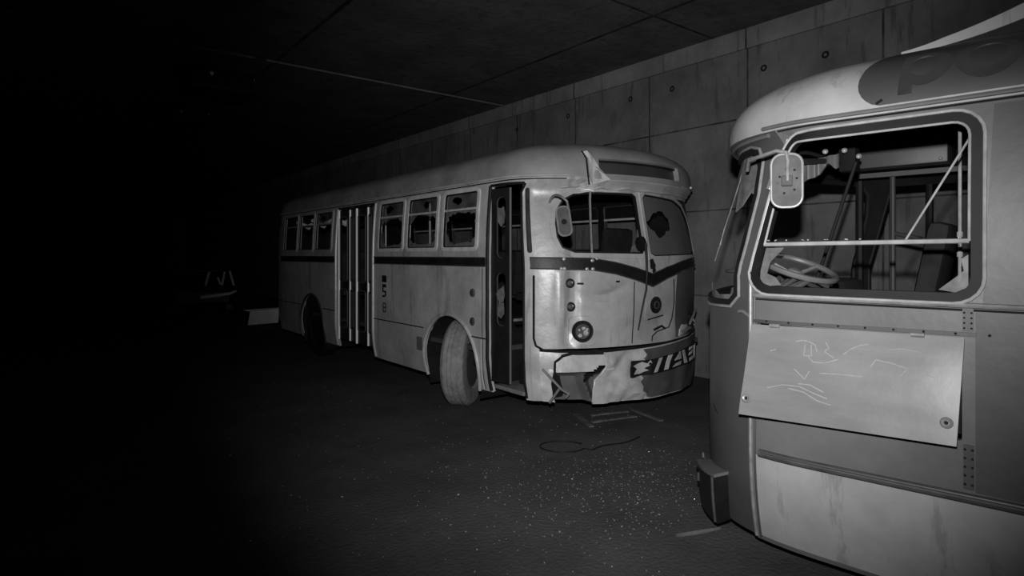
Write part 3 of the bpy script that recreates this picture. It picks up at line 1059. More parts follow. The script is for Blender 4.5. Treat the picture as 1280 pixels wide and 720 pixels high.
# mirror at the left corner of the windscreen
mc = Vector((.10, -.305, 2.0))
mn = (Vector((-3.55, -4.2, 1.75)) - mc).normalized()
mx = Vector((0, 0, 1)).cross(mn).normalized()
mz = mn.cross(mx)
tilt = math.radians(8)
mx, mz = mx * math.cos(tilt) + mz * math.sin(tilt), mz * math.cos(tilt) - mx * math.sin(tilt)
mr = MB().prism(rrect(-.060, .060, -.135, .125, .045), -.02, .012, (mc, mx, mz, mn)).build('wing_mirror', M['mirror'], bus)
MB().tube([mc + mx * p[0] + mz * p[1] + mn * .010 for p in rrect(-.058, .058, -.133, .123, .045)], .009, 6, True).build('mirror_rim', M['alu'], mr)
MB().lathe(mc + mn * .01 + mz * -.01, mn, [(.025, 0), (.022, .014), (.008, .02)], 12).build('pivot', M['void'], mr)
arm = MB().tube(bez(A.at(1.12, 2.20, .01), mc + mz * .30 + mx * -.05, mc + mz * .165 + mx * .05, 8) + [mc + mz * .10 + mx * .055 - mn * .03], .011, 8)
arm.build('mirror_arm', M['alu'], mr)
# faded fleet marks on the side
A.patch('fleet_mark', M['black'], bus, rrect(2.955 + K, 3.085 + K, 1.335, 1.425, .004), [], .004, .006, .1)
five = [(0, 0), (.66, 0), (1, .15), (1, .5), (.3, .5), (.3, .75), (1, .75), (1, 1), (0, 1), (0, .38), (.68, .38), (.68, .14), (0, .14)]
A.patch('fleet_mark', M['black'], bus, [(3.075 + K - .11 * a, 1.14 + .17 * b) for a, b in five], [], .004, .006, .1)
A.patch('fleet_mark', M['rim'], bus, rrect(2.965 + K, 3.065 + K, .94, 1.07, .03), [rrect(2.99 + K, 3.04 + K, 1.015, 1.05, .01), rrect(2.99 + K, 3.04 + K, .96, .995, .01)], .004, .006, .1)
A.patch('side_patch', M['grey_light'], bus, rrect(2.02 + K, 2.16 + K, .56, .72, .01), [], .004, .006, .1)

# ------------------------------------------------------------------ BUS TWO: side of a grey bus close by, nose away from the camera
R2 = math.radians(188.3)
B = Skin(2.5, 7.0, .45, .45, 2.6, 2.36, .42, 1, .20, .12, 2.32, 2.8, .9)
ox = 2.98 - 2.5 * math.cos(R2) - .12 * math.sin(math.radians(8.3))
oy = 1.72 - 2.5 * math.sin(R2) + .12 * math.cos(math.radians(8.3))
bus2 = thing('bus', 'grey bus close to the camera with large driver window and hatch hanging ajar', 'bus', (ox, oy, 0), R2)
K2 = B.k


def wy(y):
    if y >= B.yc:
        return y + K2
    lo, hi = 0.0, B.d[60]
    for _ in range(40):
        mid = (lo + hi) / 2
        if B.O(mid)[1] < y:
            lo = mid
        else:
            hi = mid
    return lo


du0, du1 = wy(.105), 1.085 + K2
drv = rrect(du0, du1, 1.50, 2.315, .10)
wsL = [(.05, 1.46), (1.02, 1.42), (1.27, 1.43), (1.325, 1.48), (1.325, 1.75), (1.31, 2.02), (1.27, 2.19), (1.21, 2.26), (1.12, 2.285), (.06, 2.30)]
wsR = [(-p[0], p[1]) for p in wsL]
S2 = B.S - .001
rdoor = rrect(-.95 - K2, -wy(.10), .2, 2.25, .03)
side_w2 = [rrect(a + K2, a + .8 + K2, 1.52, 2.25, .06) for a in (1.45, 2.4, 3.35, 4.3, 5.25)]
far_w2 = [rrect(-a - .8 - K2, -a - K2, 1.52, 2.25, .06) for a in (1.15, 2.1, 3.05, 4.0, 4.95)]


def arch2(cy, sgn):
    return [(sgn * (cy + K2 + .54), .05)] + [(sgn * (cy + K2 + .54 * math.cos(math.radians(a))), .45 + .54 * math.sin(math.radians(a))) for a in range(0, 181, 12)] + [(sgn * (cy + K2 - .54), .05)]


hatch_hole = rrect(wy(.13), 1.02 + K2, .90, 1.335, .01)
holes2 = [drv, wsL, wsR, rdoor, hatch_hole] + side_w2 + far_w2 + [arch2(1.95, 1), arch2(1.95, -1), arch2(5.3, 1), arch2(5.3, -1)]
seam_u = wy(.095)                                    # corner trim between nose and side
us_b = frange(-S2, -1.8, .45) + frange(-1.8, 2.6, .06) + frange(2.6, S2, .45)
B.patch('body_shell', M['grey_light'], bus2, [(-seam_u, .16), (-seam_u, 2.36), (-S2, 2.36), (-S2, .16)], [h for h in holes2 if min(p[0] for p in h) < -1], 0, .035, .12, us=us_b, vs=frange(.16, 2.36, .1), lining=M['lining'])
B.patch('body_shell', M['grey_light'], bus2, [(seam_u, .14), (S2, .16), (S2, 2.36), (seam_u, 2.36)], [h for h in holes2 if max(p[0] for p in h) > 1.5], 0, .035, .10, us=us_b, vs=frange(.14, 2.36, .08), lining=M['lining'])
nose = B.patch('nose_shell', M['grey'], bus2, [(-seam_u, .16), (seam_u, .16), (seam_u, 2.36), (-seam_u, 2.36)], [wsL, wsR, rdoor], 0, .035, .08, us=us_b, vs=frange(.16, 2.36, .08), lining=M['lining'])  # darker grey than the side: shade of grazing light put into its colour
vroof2 = [2.36 + (t - 2.45) for t in vroof]
B.patch('roof', M['low'], bus2, [(-S2, 2.36), (S2, 2.36), (S2, 3.36), (-S2, 3.36)], [], .004, .03, .12,
        us=frange(-S2, -2.2, .3) + frange(-2.2, 3, .07) + frange(3, S2, .3), vs=vroof2, lining=M['lining'])
# darker repainted roof side with the curved front edge, and the big painted letters
rp = [(2.03, 2.383), (2.0, 2.392), (1.975, 2.41), (1.955, 2.435), (1.94, 2.47), (1.932, 2.51), (1.928, 2.56), (1.93, 2.65), (1.94, 2.75), (1.955, 2.85), (1.985, 3.0), (S2 - .5, 3.0), (S2 - .5, 2.385)]
rpo = B.patch('roof_repaint', M['grey_dark'], bus2, rp, [], .007, .006, .10, us=frange(1.9, 3.2, .06) + frange(3.2, S2, .3), vs=vroof2)
LET = M['letter'] = mat('black_letter_paint_sheen', .010, .02, rough=.5, scale=3)
nt = LET.node_tree                                    # grazing sheen on the letter tops, painted in as an uneven fade
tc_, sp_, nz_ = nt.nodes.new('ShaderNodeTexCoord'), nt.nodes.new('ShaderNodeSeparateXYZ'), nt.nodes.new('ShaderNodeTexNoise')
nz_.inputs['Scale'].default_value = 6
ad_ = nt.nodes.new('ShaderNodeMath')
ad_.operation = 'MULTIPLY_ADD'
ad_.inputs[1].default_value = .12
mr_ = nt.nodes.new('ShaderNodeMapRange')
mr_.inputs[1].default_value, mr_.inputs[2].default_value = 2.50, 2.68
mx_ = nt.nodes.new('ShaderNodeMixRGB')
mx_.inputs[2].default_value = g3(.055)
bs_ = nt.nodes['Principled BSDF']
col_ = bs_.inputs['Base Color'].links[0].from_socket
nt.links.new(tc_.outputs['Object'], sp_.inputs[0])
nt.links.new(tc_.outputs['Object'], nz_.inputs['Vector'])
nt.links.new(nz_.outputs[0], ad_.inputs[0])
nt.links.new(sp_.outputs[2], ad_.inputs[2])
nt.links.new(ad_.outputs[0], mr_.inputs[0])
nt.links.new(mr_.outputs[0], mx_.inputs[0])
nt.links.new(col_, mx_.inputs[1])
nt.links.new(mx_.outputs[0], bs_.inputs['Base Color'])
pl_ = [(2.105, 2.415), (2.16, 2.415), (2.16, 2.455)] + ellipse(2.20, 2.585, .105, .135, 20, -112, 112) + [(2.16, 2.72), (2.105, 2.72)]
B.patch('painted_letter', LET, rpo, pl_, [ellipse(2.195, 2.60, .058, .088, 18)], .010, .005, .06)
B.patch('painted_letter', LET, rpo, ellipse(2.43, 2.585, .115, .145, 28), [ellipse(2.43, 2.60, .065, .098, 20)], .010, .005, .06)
B.line([(2.02, 2.39), (2.045, 2.405)], .006, .012).build('scuff', M['void'], rpo)
# bent strip lifting off the roof
sp = MB()
vs, fs = [], []
for i in range(13):
    t = i / 12
    c = B.at(1.97 + .62 * t, 2.955 + .01 * t, .010 + .105 * t * t)
    h = .008 + .030 * t
    vs += [c + Vector((.006, 0, -h)), c + Vector((.004, 0, h)), c + Vector((-.004, 0, h)), c + Vector((-.002, 0, -h))]
    if i:
        for j in range(4):
            a = (i - 1) * 4
            fs.append((a + j, a + (j + 1) % 4, a + 4 + (j + 1) % 4, a + 4 + j))
sp.add(vs, fs + [(0, 1, 2, 3), (48, 49, 50, 51)]).build('roof_strip', M['low'], bus2)
# gutter, drip rail
gt = MB()
B.line([(wy(.02), 2.368), (S2 - .2, 2.368)], .011, .010, mb=gt)
gt.build('gutter_rail', M['grey_light'], bus2)
B.line([(wy(.10), 2.352), (S2 - .2, 2.352)], .005, .003).build('seam', M['void'], bus2)
# visor lip over the windscreen
B.line([(-1.3, 2.345), (1.34, 2.345)], .012, .008).build('visor_lip', M['grey_light'], bus2)
# corner trim
cu = wy(.098)
B.line([(cu, .16), (cu, 2.30)], .010, .006).build('corner_trim', M['alu'], bus2)
B.line([(cu + .026, .16), (cu + .026, 1.49)], .006, .004).build('corner_bead', M['grey_dark'], bus2)
# driver window: pale bead, black rubber, bright inner frame
wo = ring(B, 'driver_window', M['rubber'], bus2, drv, .034, .004, .014, .05)
B.line(grow(drv, .012), .008, .012, step=.05, closed=True).build('outer_bead', M['chrome'], wo)
inn = [p for p in grow(drv, -.040)]
k0 = [i for i, p in enumerate(inn) if p[1] > 1.76]
B.line([(du1 - .04, 1.757)] + [inn[i] for i in k0] + [(du0 + .04, 1.752)], .006, .010, step=.05).build('inner_bead', M['chrome'], wo)
B.line([(du0 + .035, 1.752), (du1 - .04, 1.758)], .011, .004, n=8).build('window_rail', M['chrome'], wo)
MB().tube([(2.475, .809, 1.765), (2.452, 1.055, 2.23)], .005, 8).build('sliding_bar', M['chrome'], wo)
shp = [(inn_, vv) for inn_, vv in ((du0 + .04, 1.55), (du0 + .10, 1.535), (du0 + .16, 1.54), (du0 + .13, 1.58), (du0 + .08, 1.60), (du0 + .085, 1.66), (du0 + .12, 1.70), (du0 + .15, 1.735), (du0 + .04, 1.735))]
B.patch('broken_pane', M['shard_pane'], wo, shp, [], -.01, .006, .08)
shp = [(du1 - .045, 1.56), (du1 - .045, 1.70), (du1 - .07, 1.68), (du1 - .06, 1.63), (du1 - .09, 1.60), (du1 - .15, 1.545), (du1 - .09, 1.535)]
B.patch('broken_pane', M['shard_pane'], wo, shp, [], -.01, .006, .08)
crumbs = MB()
for k in range(12):
    y = .14 + .9 * random.random() ** 1.6
    crumbs.box((2.478, y, 1.769 + .004), (.010, .012 * random.uniform(.4, 1.2), .006 * random.uniform(.4, 1.3)), Matrix.Rotation(random.uniform(-.6, .6), 3, 'X'))
crumbs.build('glass_crumbs', M['shard'], wo, False)['kind'] = 'stuff'
# windscreens of bus two with jagged remains of glass
for poly, sg_ in ((wsL, 1), (wsR, -1)):
    wf = ring(B, 'windscreen_frame', M['rubber'], bus2, poly, .018, .022, .012, .045)
    B.line(grow(poly, .022), .009, .012, step=.05, closed=True).build('outer_bead', M['alu'], wf)
    if sg_ > 0:
        g1 = [(1.265, 2.17), (1.20, 2.25), (1.10, 2.272), (.95, 2.27), (.99, 2.18), (1.05, 2.10), (1.08, 2.0), (1.10, 1.95), (1.17, 1.98), (1.22, 2.05), (1.29, 2.02)]
        g2 = [(.60, 2.28), (.97, 2.27), (1.00, 2.12), (.96, 1.95), (.92, 1.86), (.93, 1.76), (.86, 1.66), (.80, 1.70), (.74, 1.95), (.66, 2.1)]
        g3_ = [(.70, 1.45), (1.0, 1.44), (1.27, 1.445), (1.25, 1.475), (1.1, 1.465), (1.0, 1.49), (.9, 1.475), (.8, 1.52)]
        for gp in (g1, g2, g3_):
            B.patch('broken_pane', M['shard_pane'], wf, gp, [], -.012, .006, .08)
B.line([(0, 1.40), (0, 2.33)], .030, .005).build('centre_pillar', M['rubber'], bus2)
# interior rail across the windscreen
MB().tube([B.at(.2, 1.62, -.10), B.at(.8, 1.62, -.10), B.at(1.25, 1.62, -.10)], .012, 8).build('screen_rail', M['alu'], bus2)
# far windows and door edges
for poly in side_w2 + far_w2:
    ring(B, 'window_frame', M['rubber'], bus2, poly, .02, .02, .012, .045, g=.3)
for u in (-.95 - K2, -wy(.10), -.52 - K2):
    B.line([(u, .2), (u, 2.25)], .026, -.01).build('door_post', M['rubber'], bus2)
# belt rail, hinge rail, rub rail, seam strips
bl_ = MB()
B.line([(cu + .02, 1.482), (S2 - .4, 1.482)], .012, .008, mb=bl_)
bl_.build('belt_rail', M['alu'], bus2)
B.line([(cu + .02, 1.462), (S2 - .4, 1.462)], .005, .003).build('seam', M['void'], bus2)
B.line([(wy(.02), 1.385), (wy(.05), 1.388), (cu, 1.36)], .010, .004).build('nose_moulding', M['grey_light'], bus2)
hr = B.patch('hinge_rail', M['grey'], bus2, [(cu + .02, 1.337), (1.07 + K2, 1.352), (1.07 + K2, 1.368), (cu + .02, 1.353)], [], .012, .012, .1)
for k in range(9):
    u = cu + .10 + k * .115
    MB().lathe(B.at(u, 1.349 + .0015 * k, .010), B.N(u, 1.35), [(.006, 0), (.005, .005), (.002, .007)], 8).build('rivet', M['void'], hr)
vst = B.patch('seam_strip', M['grey'], bus2, [(1.025 + K2, .70), (1.062 + K2, .70), (1.062 + K2, .888), (1.025 + K2, .888)], [], .010, .010, .1)
vs2 = B.patch('seam_strip', M['grey'], bus2, [(1.022 + K2, 1.372), (1.06 + K2, 1.374), (1.06 + K2, 1.47), (1.022 + K2, 1.47)], [], .008, .008, .1)
for k in range(5):
    for du in (.006, .031):
        MB().lathe(B.at(1.025 + K2 + du, .72 + k * .037, .010), B.N(1.04 + K2, .8), [(.0055, 0), (.004, .005)], 8).build('rivet', M['void'], vst)
for k in range(4):
    for du in (.006, .031):
        MB().lathe(B.at(1.022 + K2 + du, 1.385 + k * .022, .008), B.N(1.04 + K2, 1.4), [(.0045, 0), (.003, .004)], 8).build('rivet', M['void'], vs2)
# the part of the side behind the hatch seam is greyer paint
B.patch('side_repaint', M['grey'], bus2, [(1.066 + K2, .69), (1.37 + K2, .69), (1.37 + K2, 1.458), (1.066 + K2, 1.458)], [], .004, .006, .1)
B.patch('lower_panel', M['low'], bus2, [(cu + .03, .17), (1.36 + K2, .17), (1.36 + K2, .640), (cu + .03, .630)], [], .004, .006, .1)
rr_ = MB()
B.line([(wy(.155), .648), (1.36 + K2, .668)], .021, .012, n=10, mb=rr_)
rro = rr_.build('rub_rail', M['rim'], bus2)
rr_ = MB()
B.line([(wy(.17), .660), (1.36 + K2, .682)], .007, .026, n=8, mb=rr_)
rr_.build('rail_bead', M['grey'], rro)
B.patch('side_repaint', M['grey'], bus2, [(1.09 + K2, 1.49), (1.36 + K2, 1.49), (1.36 + K2, 2.335), (1.125 + K2, 2.335)], [], .003, .006, .1)
# hatch: hinged along its top edge, hanging out at the bottom
hx = Vector((2.515, .119, 1.325))
top0, top1 = Vector((2.510, .118, 1.330)), Vector((2.515, 1.030, 1.345))
bot0, bot1 = Vector((2.628, .100, .872)), Vector((2.622, 1.015, .902))
nn = (top1 - top0).cross(bot0 - top0).normalized()
if nn.x < 0:
    nn = -nn
rows, cols = 10, 20
vs, fs = [], []


def hp_(s_, t):
    a = top0.lerp(top1, s_)
    b = bot0.lerp(bot1, s_)
    return a.lerp(b, t) + nn * (.010 * math.sin(PI * t) * math.sin(PI * s_) + .006 * noise.noise(Vector((s_ * 4, t * 3, 1))))


for lay in (0, -.018):
    for i in range(cols + 1):
        for j in range(rows + 1):
            vs.append(hp_(i / cols, j / rows) + nn * lay)
nb = (rows + 1) * (cols + 1)
ix = lambda i, j, l=0: l * nb + i * (rows + 1) + j
for i in range(cols):
    for j in range(rows):
        fs.append((ix(i, j), ix(i + 1, j), ix(i + 1, j + 1), ix(i, j + 1)))
        fs.append((ix(i, j, 1), ix(i, j + 1, 1), ix(i + 1, j + 1, 1), ix(i + 1, j, 1)))
for i in range(cols):
    for j in (0, rows):
        fs.append((ix(i, j), ix(i + 1, j), ix(i + 1, j, 1), ix(i, j, 1)))
for j in range(rows):
    for i in (0, cols):
        fs.append((ix(i, j), ix(i, j + 1), ix(i, j + 1, 1), ix(i, j, 1)))
hatch = mesh_obj('hatch', vs, fs, M['flap'], bus2)
hatch['label'] = 'pale scratched hatch hanging ajar'
for s_, t in ((.035, .82), (.958, .80)):
    lk = MB().lathe(hp_(s_, t), nn, [(.024, -.002), (.024, .006), (.018, .012), (.010, .008), (.009, .002)], 20).build('lock', M['alu'], hatch)
    MB().lathe(hp_(s_, t) + nn * .008, nn, [(.008, 0), (.006, .002)], 10).build('keyhole', M['void'], lk)
for s_ in (.11, .79):
    a, b = hp_(s_, .005), hp_(s_ + .055, .005)
    MB().tube([a + nn * .008, b + nn * .008], .010, 10).build('hinge', M['alu'], hatch)
sc_ = [[(.26, .16), (.29, .14), (.33, .15), (.36, .18), (.375, .25)], [(.31, .18), (.31, .30), (.35, .30), (.34, .18)], [(.41, .14), (.43, .20), (.41, .24), (.46, .30)],
       [(.33, .30), (.36, .36), (.42, .36), (.48, .31)], [(.50, .26), (.53, .20), (.57, .15), (.61, .13)], [(.27, .45), (.32, .53), (.33, .55), (.35, .46)],
       [(.14, .68), (.22, .63), (.31, .63), (.38, .68), (.45, .72)], [(.25, .66), (.33, .68), (.40, .75), (.47, .78)], [(.13, .28), (.16, .26)], [(.63, .36), (.65, .28), (.72, .30), (.79, .34), (.76, .42)],
       [(.70, .17), (.76, .15), (.83, .17)], [(.40, .47), (.50, .46), (.60, .46)], [(.84, .36), (.90, .40)], [(.30, .60), (.36, .60), (.43, .66)]]
for pts in sc_:
    # thin chalky strokes lying on the panel
    fine = []
    for a, b in zip(pts, pts[1:]):
        for q in range(4):
            fine.append((a[0] + (b[0] - a[0]) * q / 4, a[1] + (b[1] - a[1]) * q / 4))
    fine.append(pts[-1])
    vs, fs = [], []
    for i, (s_, t) in enumerate(fine):
        p = hp_(s_, t)
        a, b = fine[max(i - 1, 0)], fine[min(i + 1, len(fine) - 1)]
        d = (hp_(*b) - hp_(*a)).normalized()
        x = d.cross(nn) * (.0022 + .0016 * noise.noise(Vector((i * .8, s_ * 9, 0))))
        vs += [p + x + nn * .0006, p + x + nn * .0014, p - x + nn * .0014, p - x + nn * .0006]
        if i:
            for j in range(4):
                fs.append((4 * i - 4 + j, 4 * i - 4 + (j + 1) % 4, 4 * i + (j + 1) % 4, 4 * i + j))
    mesh_obj('scratch', vs, fs, M['scratch'], hatch, False)
bx = MB()
bx.box((2.30, .575, 1.115), (.02, .90, .45))
bx.build('hatch_recess', M['void'], bus2)
MB().tube([(2.50, 1.005, .93), (2.46, 1.01, 1.2)], .014, 8).build('hatch_stay', M['void'], bus2)
# step box on the lower corner of the nose
sb = MB()
ou = [(.91, .135), (1.20, .15), (1.225, .44), (.90, .40)]
st_o = B.patch('step_box', M['black'], bus2, ou, [], .085, .085, .06)
B.patch('step_tread', M['grey_light'], st_o, [(.89, .395), (1.23, .44), (1.23, .458), (.89, .412)], [], .092, .105, .06)
B.line([(1.185, .16), (1.205, .43)], .009, .088).build('edge_bead', M['rim'], st_o)
MB().box(B.at(.96, .33, .088), (.012, .012, .05)).build('catch', M['grey'], st_o)
B.line([(.90, .425), (.905, .452), (.93, .462), (.945, .44)], .008, .05, step=.02).build('hose_stub', M['grey'], st_o)
B.line([(1.04, .80), (1.08, .78), (1.12, .765)], .003, .002, step=.02).build('scuff', M['void'], nose)
# mirror on its bent arm
mc = Vector((2.665, .352, 2.058))
mn = (Vector((5.697, 1.392, 1.75)) - mc).normalized()
mx = Vector((0, 0, 1)).cross(mn).normalized()
mz = mn.cross(mx)
mr = MB().prism(rrect(-.068, .070, -.128, .128, .05), -.035, .012, (mc, mx, mz, mn)).build('wing_mirror', M['mirror'], bus2)
MB().tube([mc + mx * p[0] + mz * p[1] + mn * .010 for p in rrect(-.068, .070, -.128, .128, .05)], .006, 6, True).build('mirror_rim', M['alu'], mr)
MB().box(mc + mn * .018 + mx * .002, (.05, .05, .05), Matrix((mx, mz, mn)).transposed(), .006).build('bracket', M['rim'], mr)
for px_, pz_ in ((-.03, .02), (.035, .05), (.035, -.045), (-.01, -.06), (.0, .055), (.045, .01)):
    MB().lathe(mc + mx * px_ + mz * pz_ + mn * .012, mn, [(.006, 0), (.004, .003)], 8).build('rivet', M['void'], mr)
pts = [Vector((2.50, .095, 2.15)), Vector((2.60, .145, 2.188)), Vector((2.70, .32, 2.203)), Vector((2.705, .365, 2.19)), Vector((2.705, .372, 2.15)), mc + mn * .035 + mx * .004]
MB().tube(pts, .0095, 10).build('mirror_arm', M['alu'], mr)
MB().tube([B.at(wy(.085), 2.20, .016), B.at(wy(.085), 2.08, .016)], .016, 10).tube([B.at(wy(.085), 2.09, .012), B.at(wy(.085), 2.04, .012)], .022, 8).build('mirror_hinge', M['alu'], mr)
# wheels
for x in (.22, 2.28):
    for y in (1.95, 5.3):
        make_tyre('tyre', bus2, (x, y, .45), .45, .26)
MB().box((1.25, 3.6, .42), (1.4, 5.8, .2)).build('chassis', M['void'], bus2)
# inside of bus two
MB().box((1.25, 3.7, .62), (2.40, 6.3, .05)).box((1.5, .35, .62), (1.8, .5, .05)).build('cabin_floor', M['inner'], bus2)
MB().box((.50, .42, 2.445), (.36, .62, .22), None, .012).build('door_gear_box', M['grey'], bus2)
gb = bpy.data.objects['door_gear_box']
for p in ((.685, .15, 2.36), (.685, .69, 2.36), (.685, .15, 2.52), (.685, .69, 2.52)):
    MB().lathe(p, (1, 0, 0), [(.012, 0), (.008, .008)], 8).build('bolt', M['alu'], gb)
MB().box((.48, .60, 2.30), (.05, 1.0, .035)).build('header_rail', M['grey_dark'], bus2)
MB().tube([(2.0, .953, .64), (2.0, .953, 2.62)], .008, 8).build('grab_pole', M['chrome'], bus2)
for z in (1.53, 1.70, 1.80):
    MB().lathe((2.0, .953, z), (0, 0, 1), [(.013, -.012), (.013, .012)], 10).build('pole_clamp', M['chrome'], bpy.data.objects['grab_pole.003'])
MB().tube([(.45, .36, .64), (.45, .36, 2.30)], .020, 8).build('grab_pole', M['grey_dark'], bus2)
MB().tube([(.20, .08, .64), (.20, .08, 2.40)], .030, 8).build('corner_post', M['rubber'], bus2)
MB().tube([(.45, .36, 1.86), (.45, .60, 1.80), (.45, .95, 1.80)], .016, 8).build('handrail', M['grey_dark'], bus2)
d2 = MB()
d2.box((1.35, .02, 1.32), (1.7, .34, .40), None, .06)
d2.build('dashboard', M['inner'], bus2)
dk = MB()
for k in range(8):
    dk.tube([(2.05 + .04 * math.sin(k), .02 + .05 * k, 1.50 + .02 * (k % 3)), (2.15, .0 + .045 * k, 1.55 + .015 * (k % 2)), (2.28, .02 + .03 * k, 1.50)], .014, 6)
dk.build('loose_wiring', M['rim'], bus2)
MB().tube([(1.62, .40, 2.26), (1.60, .16, 1.50)], .011, 10).build('cab_strut', M['rubber'], bus2)
wc = Vector((2.02, .19, 1.625))
wn = Vector((.10, .34, .93)).normalized()
wx = wn.orthogonal().normalized()
wy_ = wn.cross(wx)
rim_pts = [wc + (wx * math.cos(2 * PI * i / 36) + wy_ * math.sin(2 * PI * i / 36)) * .21 for i in range(36)]
swm = MB().tube(rim_pts, .017, 8, True)
swo = swm.build('steering_wheel', M['grey_light'], bus2)
hb = MB()
for i in (0, 12, 24):
    hb.tube([rim_pts[i], wc - wn * .05], .012, 6)
hb.lathe(wc - wn * .06, wn, [(.05, 0), (.05, .03), (.03, .045)], 16)
hb.tube([wc - wn * .05, wc - wn * .75 + Vector((0, -.1, 0))], .025, 8)
hb.build('steering_column', M['alu'], swo)
ds = MB()
ds.box((1.60, .52, 1.28), (.46, .44, .12), None, .05)
R_ = Matrix.Rotation(.22, 3, 'X')
ds.box((1.58, .79, 1.58), (.46, .11, .60), Matrix.Rotation(-.18, 3, 'X'), .05)
ds.build('driver_seat', M['seat'], bus2)
for yy in (2.2, 3.1, 4.0, 4.9):
    for xx in (.55, 1.95):
        so = MB().box((xx, yy, 1.05), (.85, .42, .12), None, .04).box((xx, yy + .22, 1.40), (.85, .09, .62), None, .04).build('seat', M['seat'], bus2)
for x in (.42,):
    sv = MB()
    sv.box((x + .1, .95, 1.62), (.42, .10, .52), Matrix.Rotation(.2, 3, 'Y'), .05)
    sv.build('seat', M['seat'], bus2)
# torn ribbed duct hanging over the windscreen, with its wiper gear
rbm = MB()
vs, fs = [], []
a0, a1 = Vector((1.72, .10, 2.20)), Vector((1.68, .32, 2.285))
for i in range(25):
    t = i / 24
    c = a0.lerp(a1, t)
    o = .012 * math.cos(t * 24)
    h = .050 - (.02 * max(0, (t - .5)) * 2)
    lowr = -.055 + (.05 * max(0, math.sin((t - .55) * 9)) if t > .55 else 0)
    for dx in (0, -.02):
        vs += [c + Vector((o + dx, 0, h)), c + Vector((o + dx, 0, lowr))]
    if i:
        b = 4 * (i - 1)
        for q in ((0, 1, 5, 4), (2, 6, 7, 3), (0, 4, 6, 2), (1, 3, 7, 5)):
            fs.append(tuple(b + k for k in q))
fs += [(0, 2, 3, 1), (96, 97, 99, 98)]
rbm.add(vs, fs).build('ribbed_duct', M['grey_light'], bus2)
wg = MB()
wg.box((1.72, .02, 2.30), (.9, .10, .08), Matrix.Rotation(.25, 3, 'Z'), .01)
wg.tube([(2.1, .06, 2.29), (1.8, .18, 2.32), (1.5, .25, 2.30)], .012, 6)
wg.tube([(1.95, .03, 2.26), (1.6, .30, 2.28)], .02, 6)
wg.box((1.45, .32, 2.30), (.12, .10, .16), None, .02)
wg.build('wiper_gear', M['void'], bus2)
for p in ((2.08, .05, 2.30), (1.70, .25, 2.33), (1.60, .33, 2.34), (1.50, .385, 2.31)):
    MB().lathe(p, (1, .3, 0), [(.016, 0), (.016, .015), (.006, .02)], 10).build('bolt', M['alu'], bpy.data.objects['wiper_gear'])

# ------------------------------------------------------------------ things on the floor
rnd = random.Random(11)
GM = 'loose strips on the floor before the pale bus'
strips = [((4.46, 4.58), (4.26, 4.15), .015, 'short dark strip slanting out from under the pale bus nose'),
          ((4.38, 4.26), (4.90, 4.13), .014, 'long thin metal strip lying across the floor below the pale bus nose'),
          ((4.56, 4.44), (4.98, 4.31), .012, 'thin strip lying just under the bumper of the pale bus'),
          ((5.08, 4.32), (4.97, 3.86), .014, 'bent strip at the right end of the loose strips by the bus')]
for a, b, r, lab in strips:
    a, b = Vector((a[0], a[1], .012)), Vector((b[0], b[1], .012))
    mb = MB()
    mid = (a + b) / 2 + Vector((rnd.uniform(-.03, .03), rnd.uniform(-.03, .03), .006))
    pts = bez(a, mid, b, 6)
    d = (b - a).normalized()
    sd = Vector((-d.y, d.x, 0)) * r * 1.6
    vs, fs = [], []
    for i, p in enumerate(pts):
        vs += [p + sd, p - sd, p - sd + Vector((0, 0, .014)), p + sd + Vector((0, 0, .014))]
        if i:
            fs += [(4 * i - 4 + j, 4 * i - 4 + (j + 1) % 4, 4 * i + (j + 1) % 4, 4 * i + j) for j in range(4)]
    fs += [(0, 1, 2, 3), tuple(4 * (len(pts) - 1) + j for j in range(4))]
    mb.add([v + Vector((0, 0, -.011)) for v in vs], fs)
    o = mb.build('metal_strip', M['wood'], None, False)
    tag(o, lab, 'strip', GM)
# loop drawn across the line of sight, tail running right
RX, FX = Vector((math.cos(TH), -math.sin(TH), 0)), Vector((math.sin(TH), math.cos(TH), 0))
c0 = Vector((3.78, 3.76, .007))
wirep = [c0 + RX * (-.20 + .20 * math.cos(q)) + FX * .15 * math.sin(q) for q in [.5 + i * .27 for i in range(21)]]
wirep += [c0 + RX * (.05 + .07 * k) + FX * (-.09 + .05 * k + .03 * math.sin(k)) for k in range(8)]
tag(MB().tube(wirep, .006, 6).build('wire', M['rubber'], None), 'thin dark wire lying in a loop on the bare floor', 'wire')
sk_ = Vector((3.0, 2.22, .012))
tag(MB().tube([sk_, sk_ + RX * .16 + FX * .05, sk_ + RX * .30 + FX * .10], [.012, .014, .009], 7).build('stick', M['wood'], None), 'small pale stick on the floor beside the step box of the grey bus', 'stick')
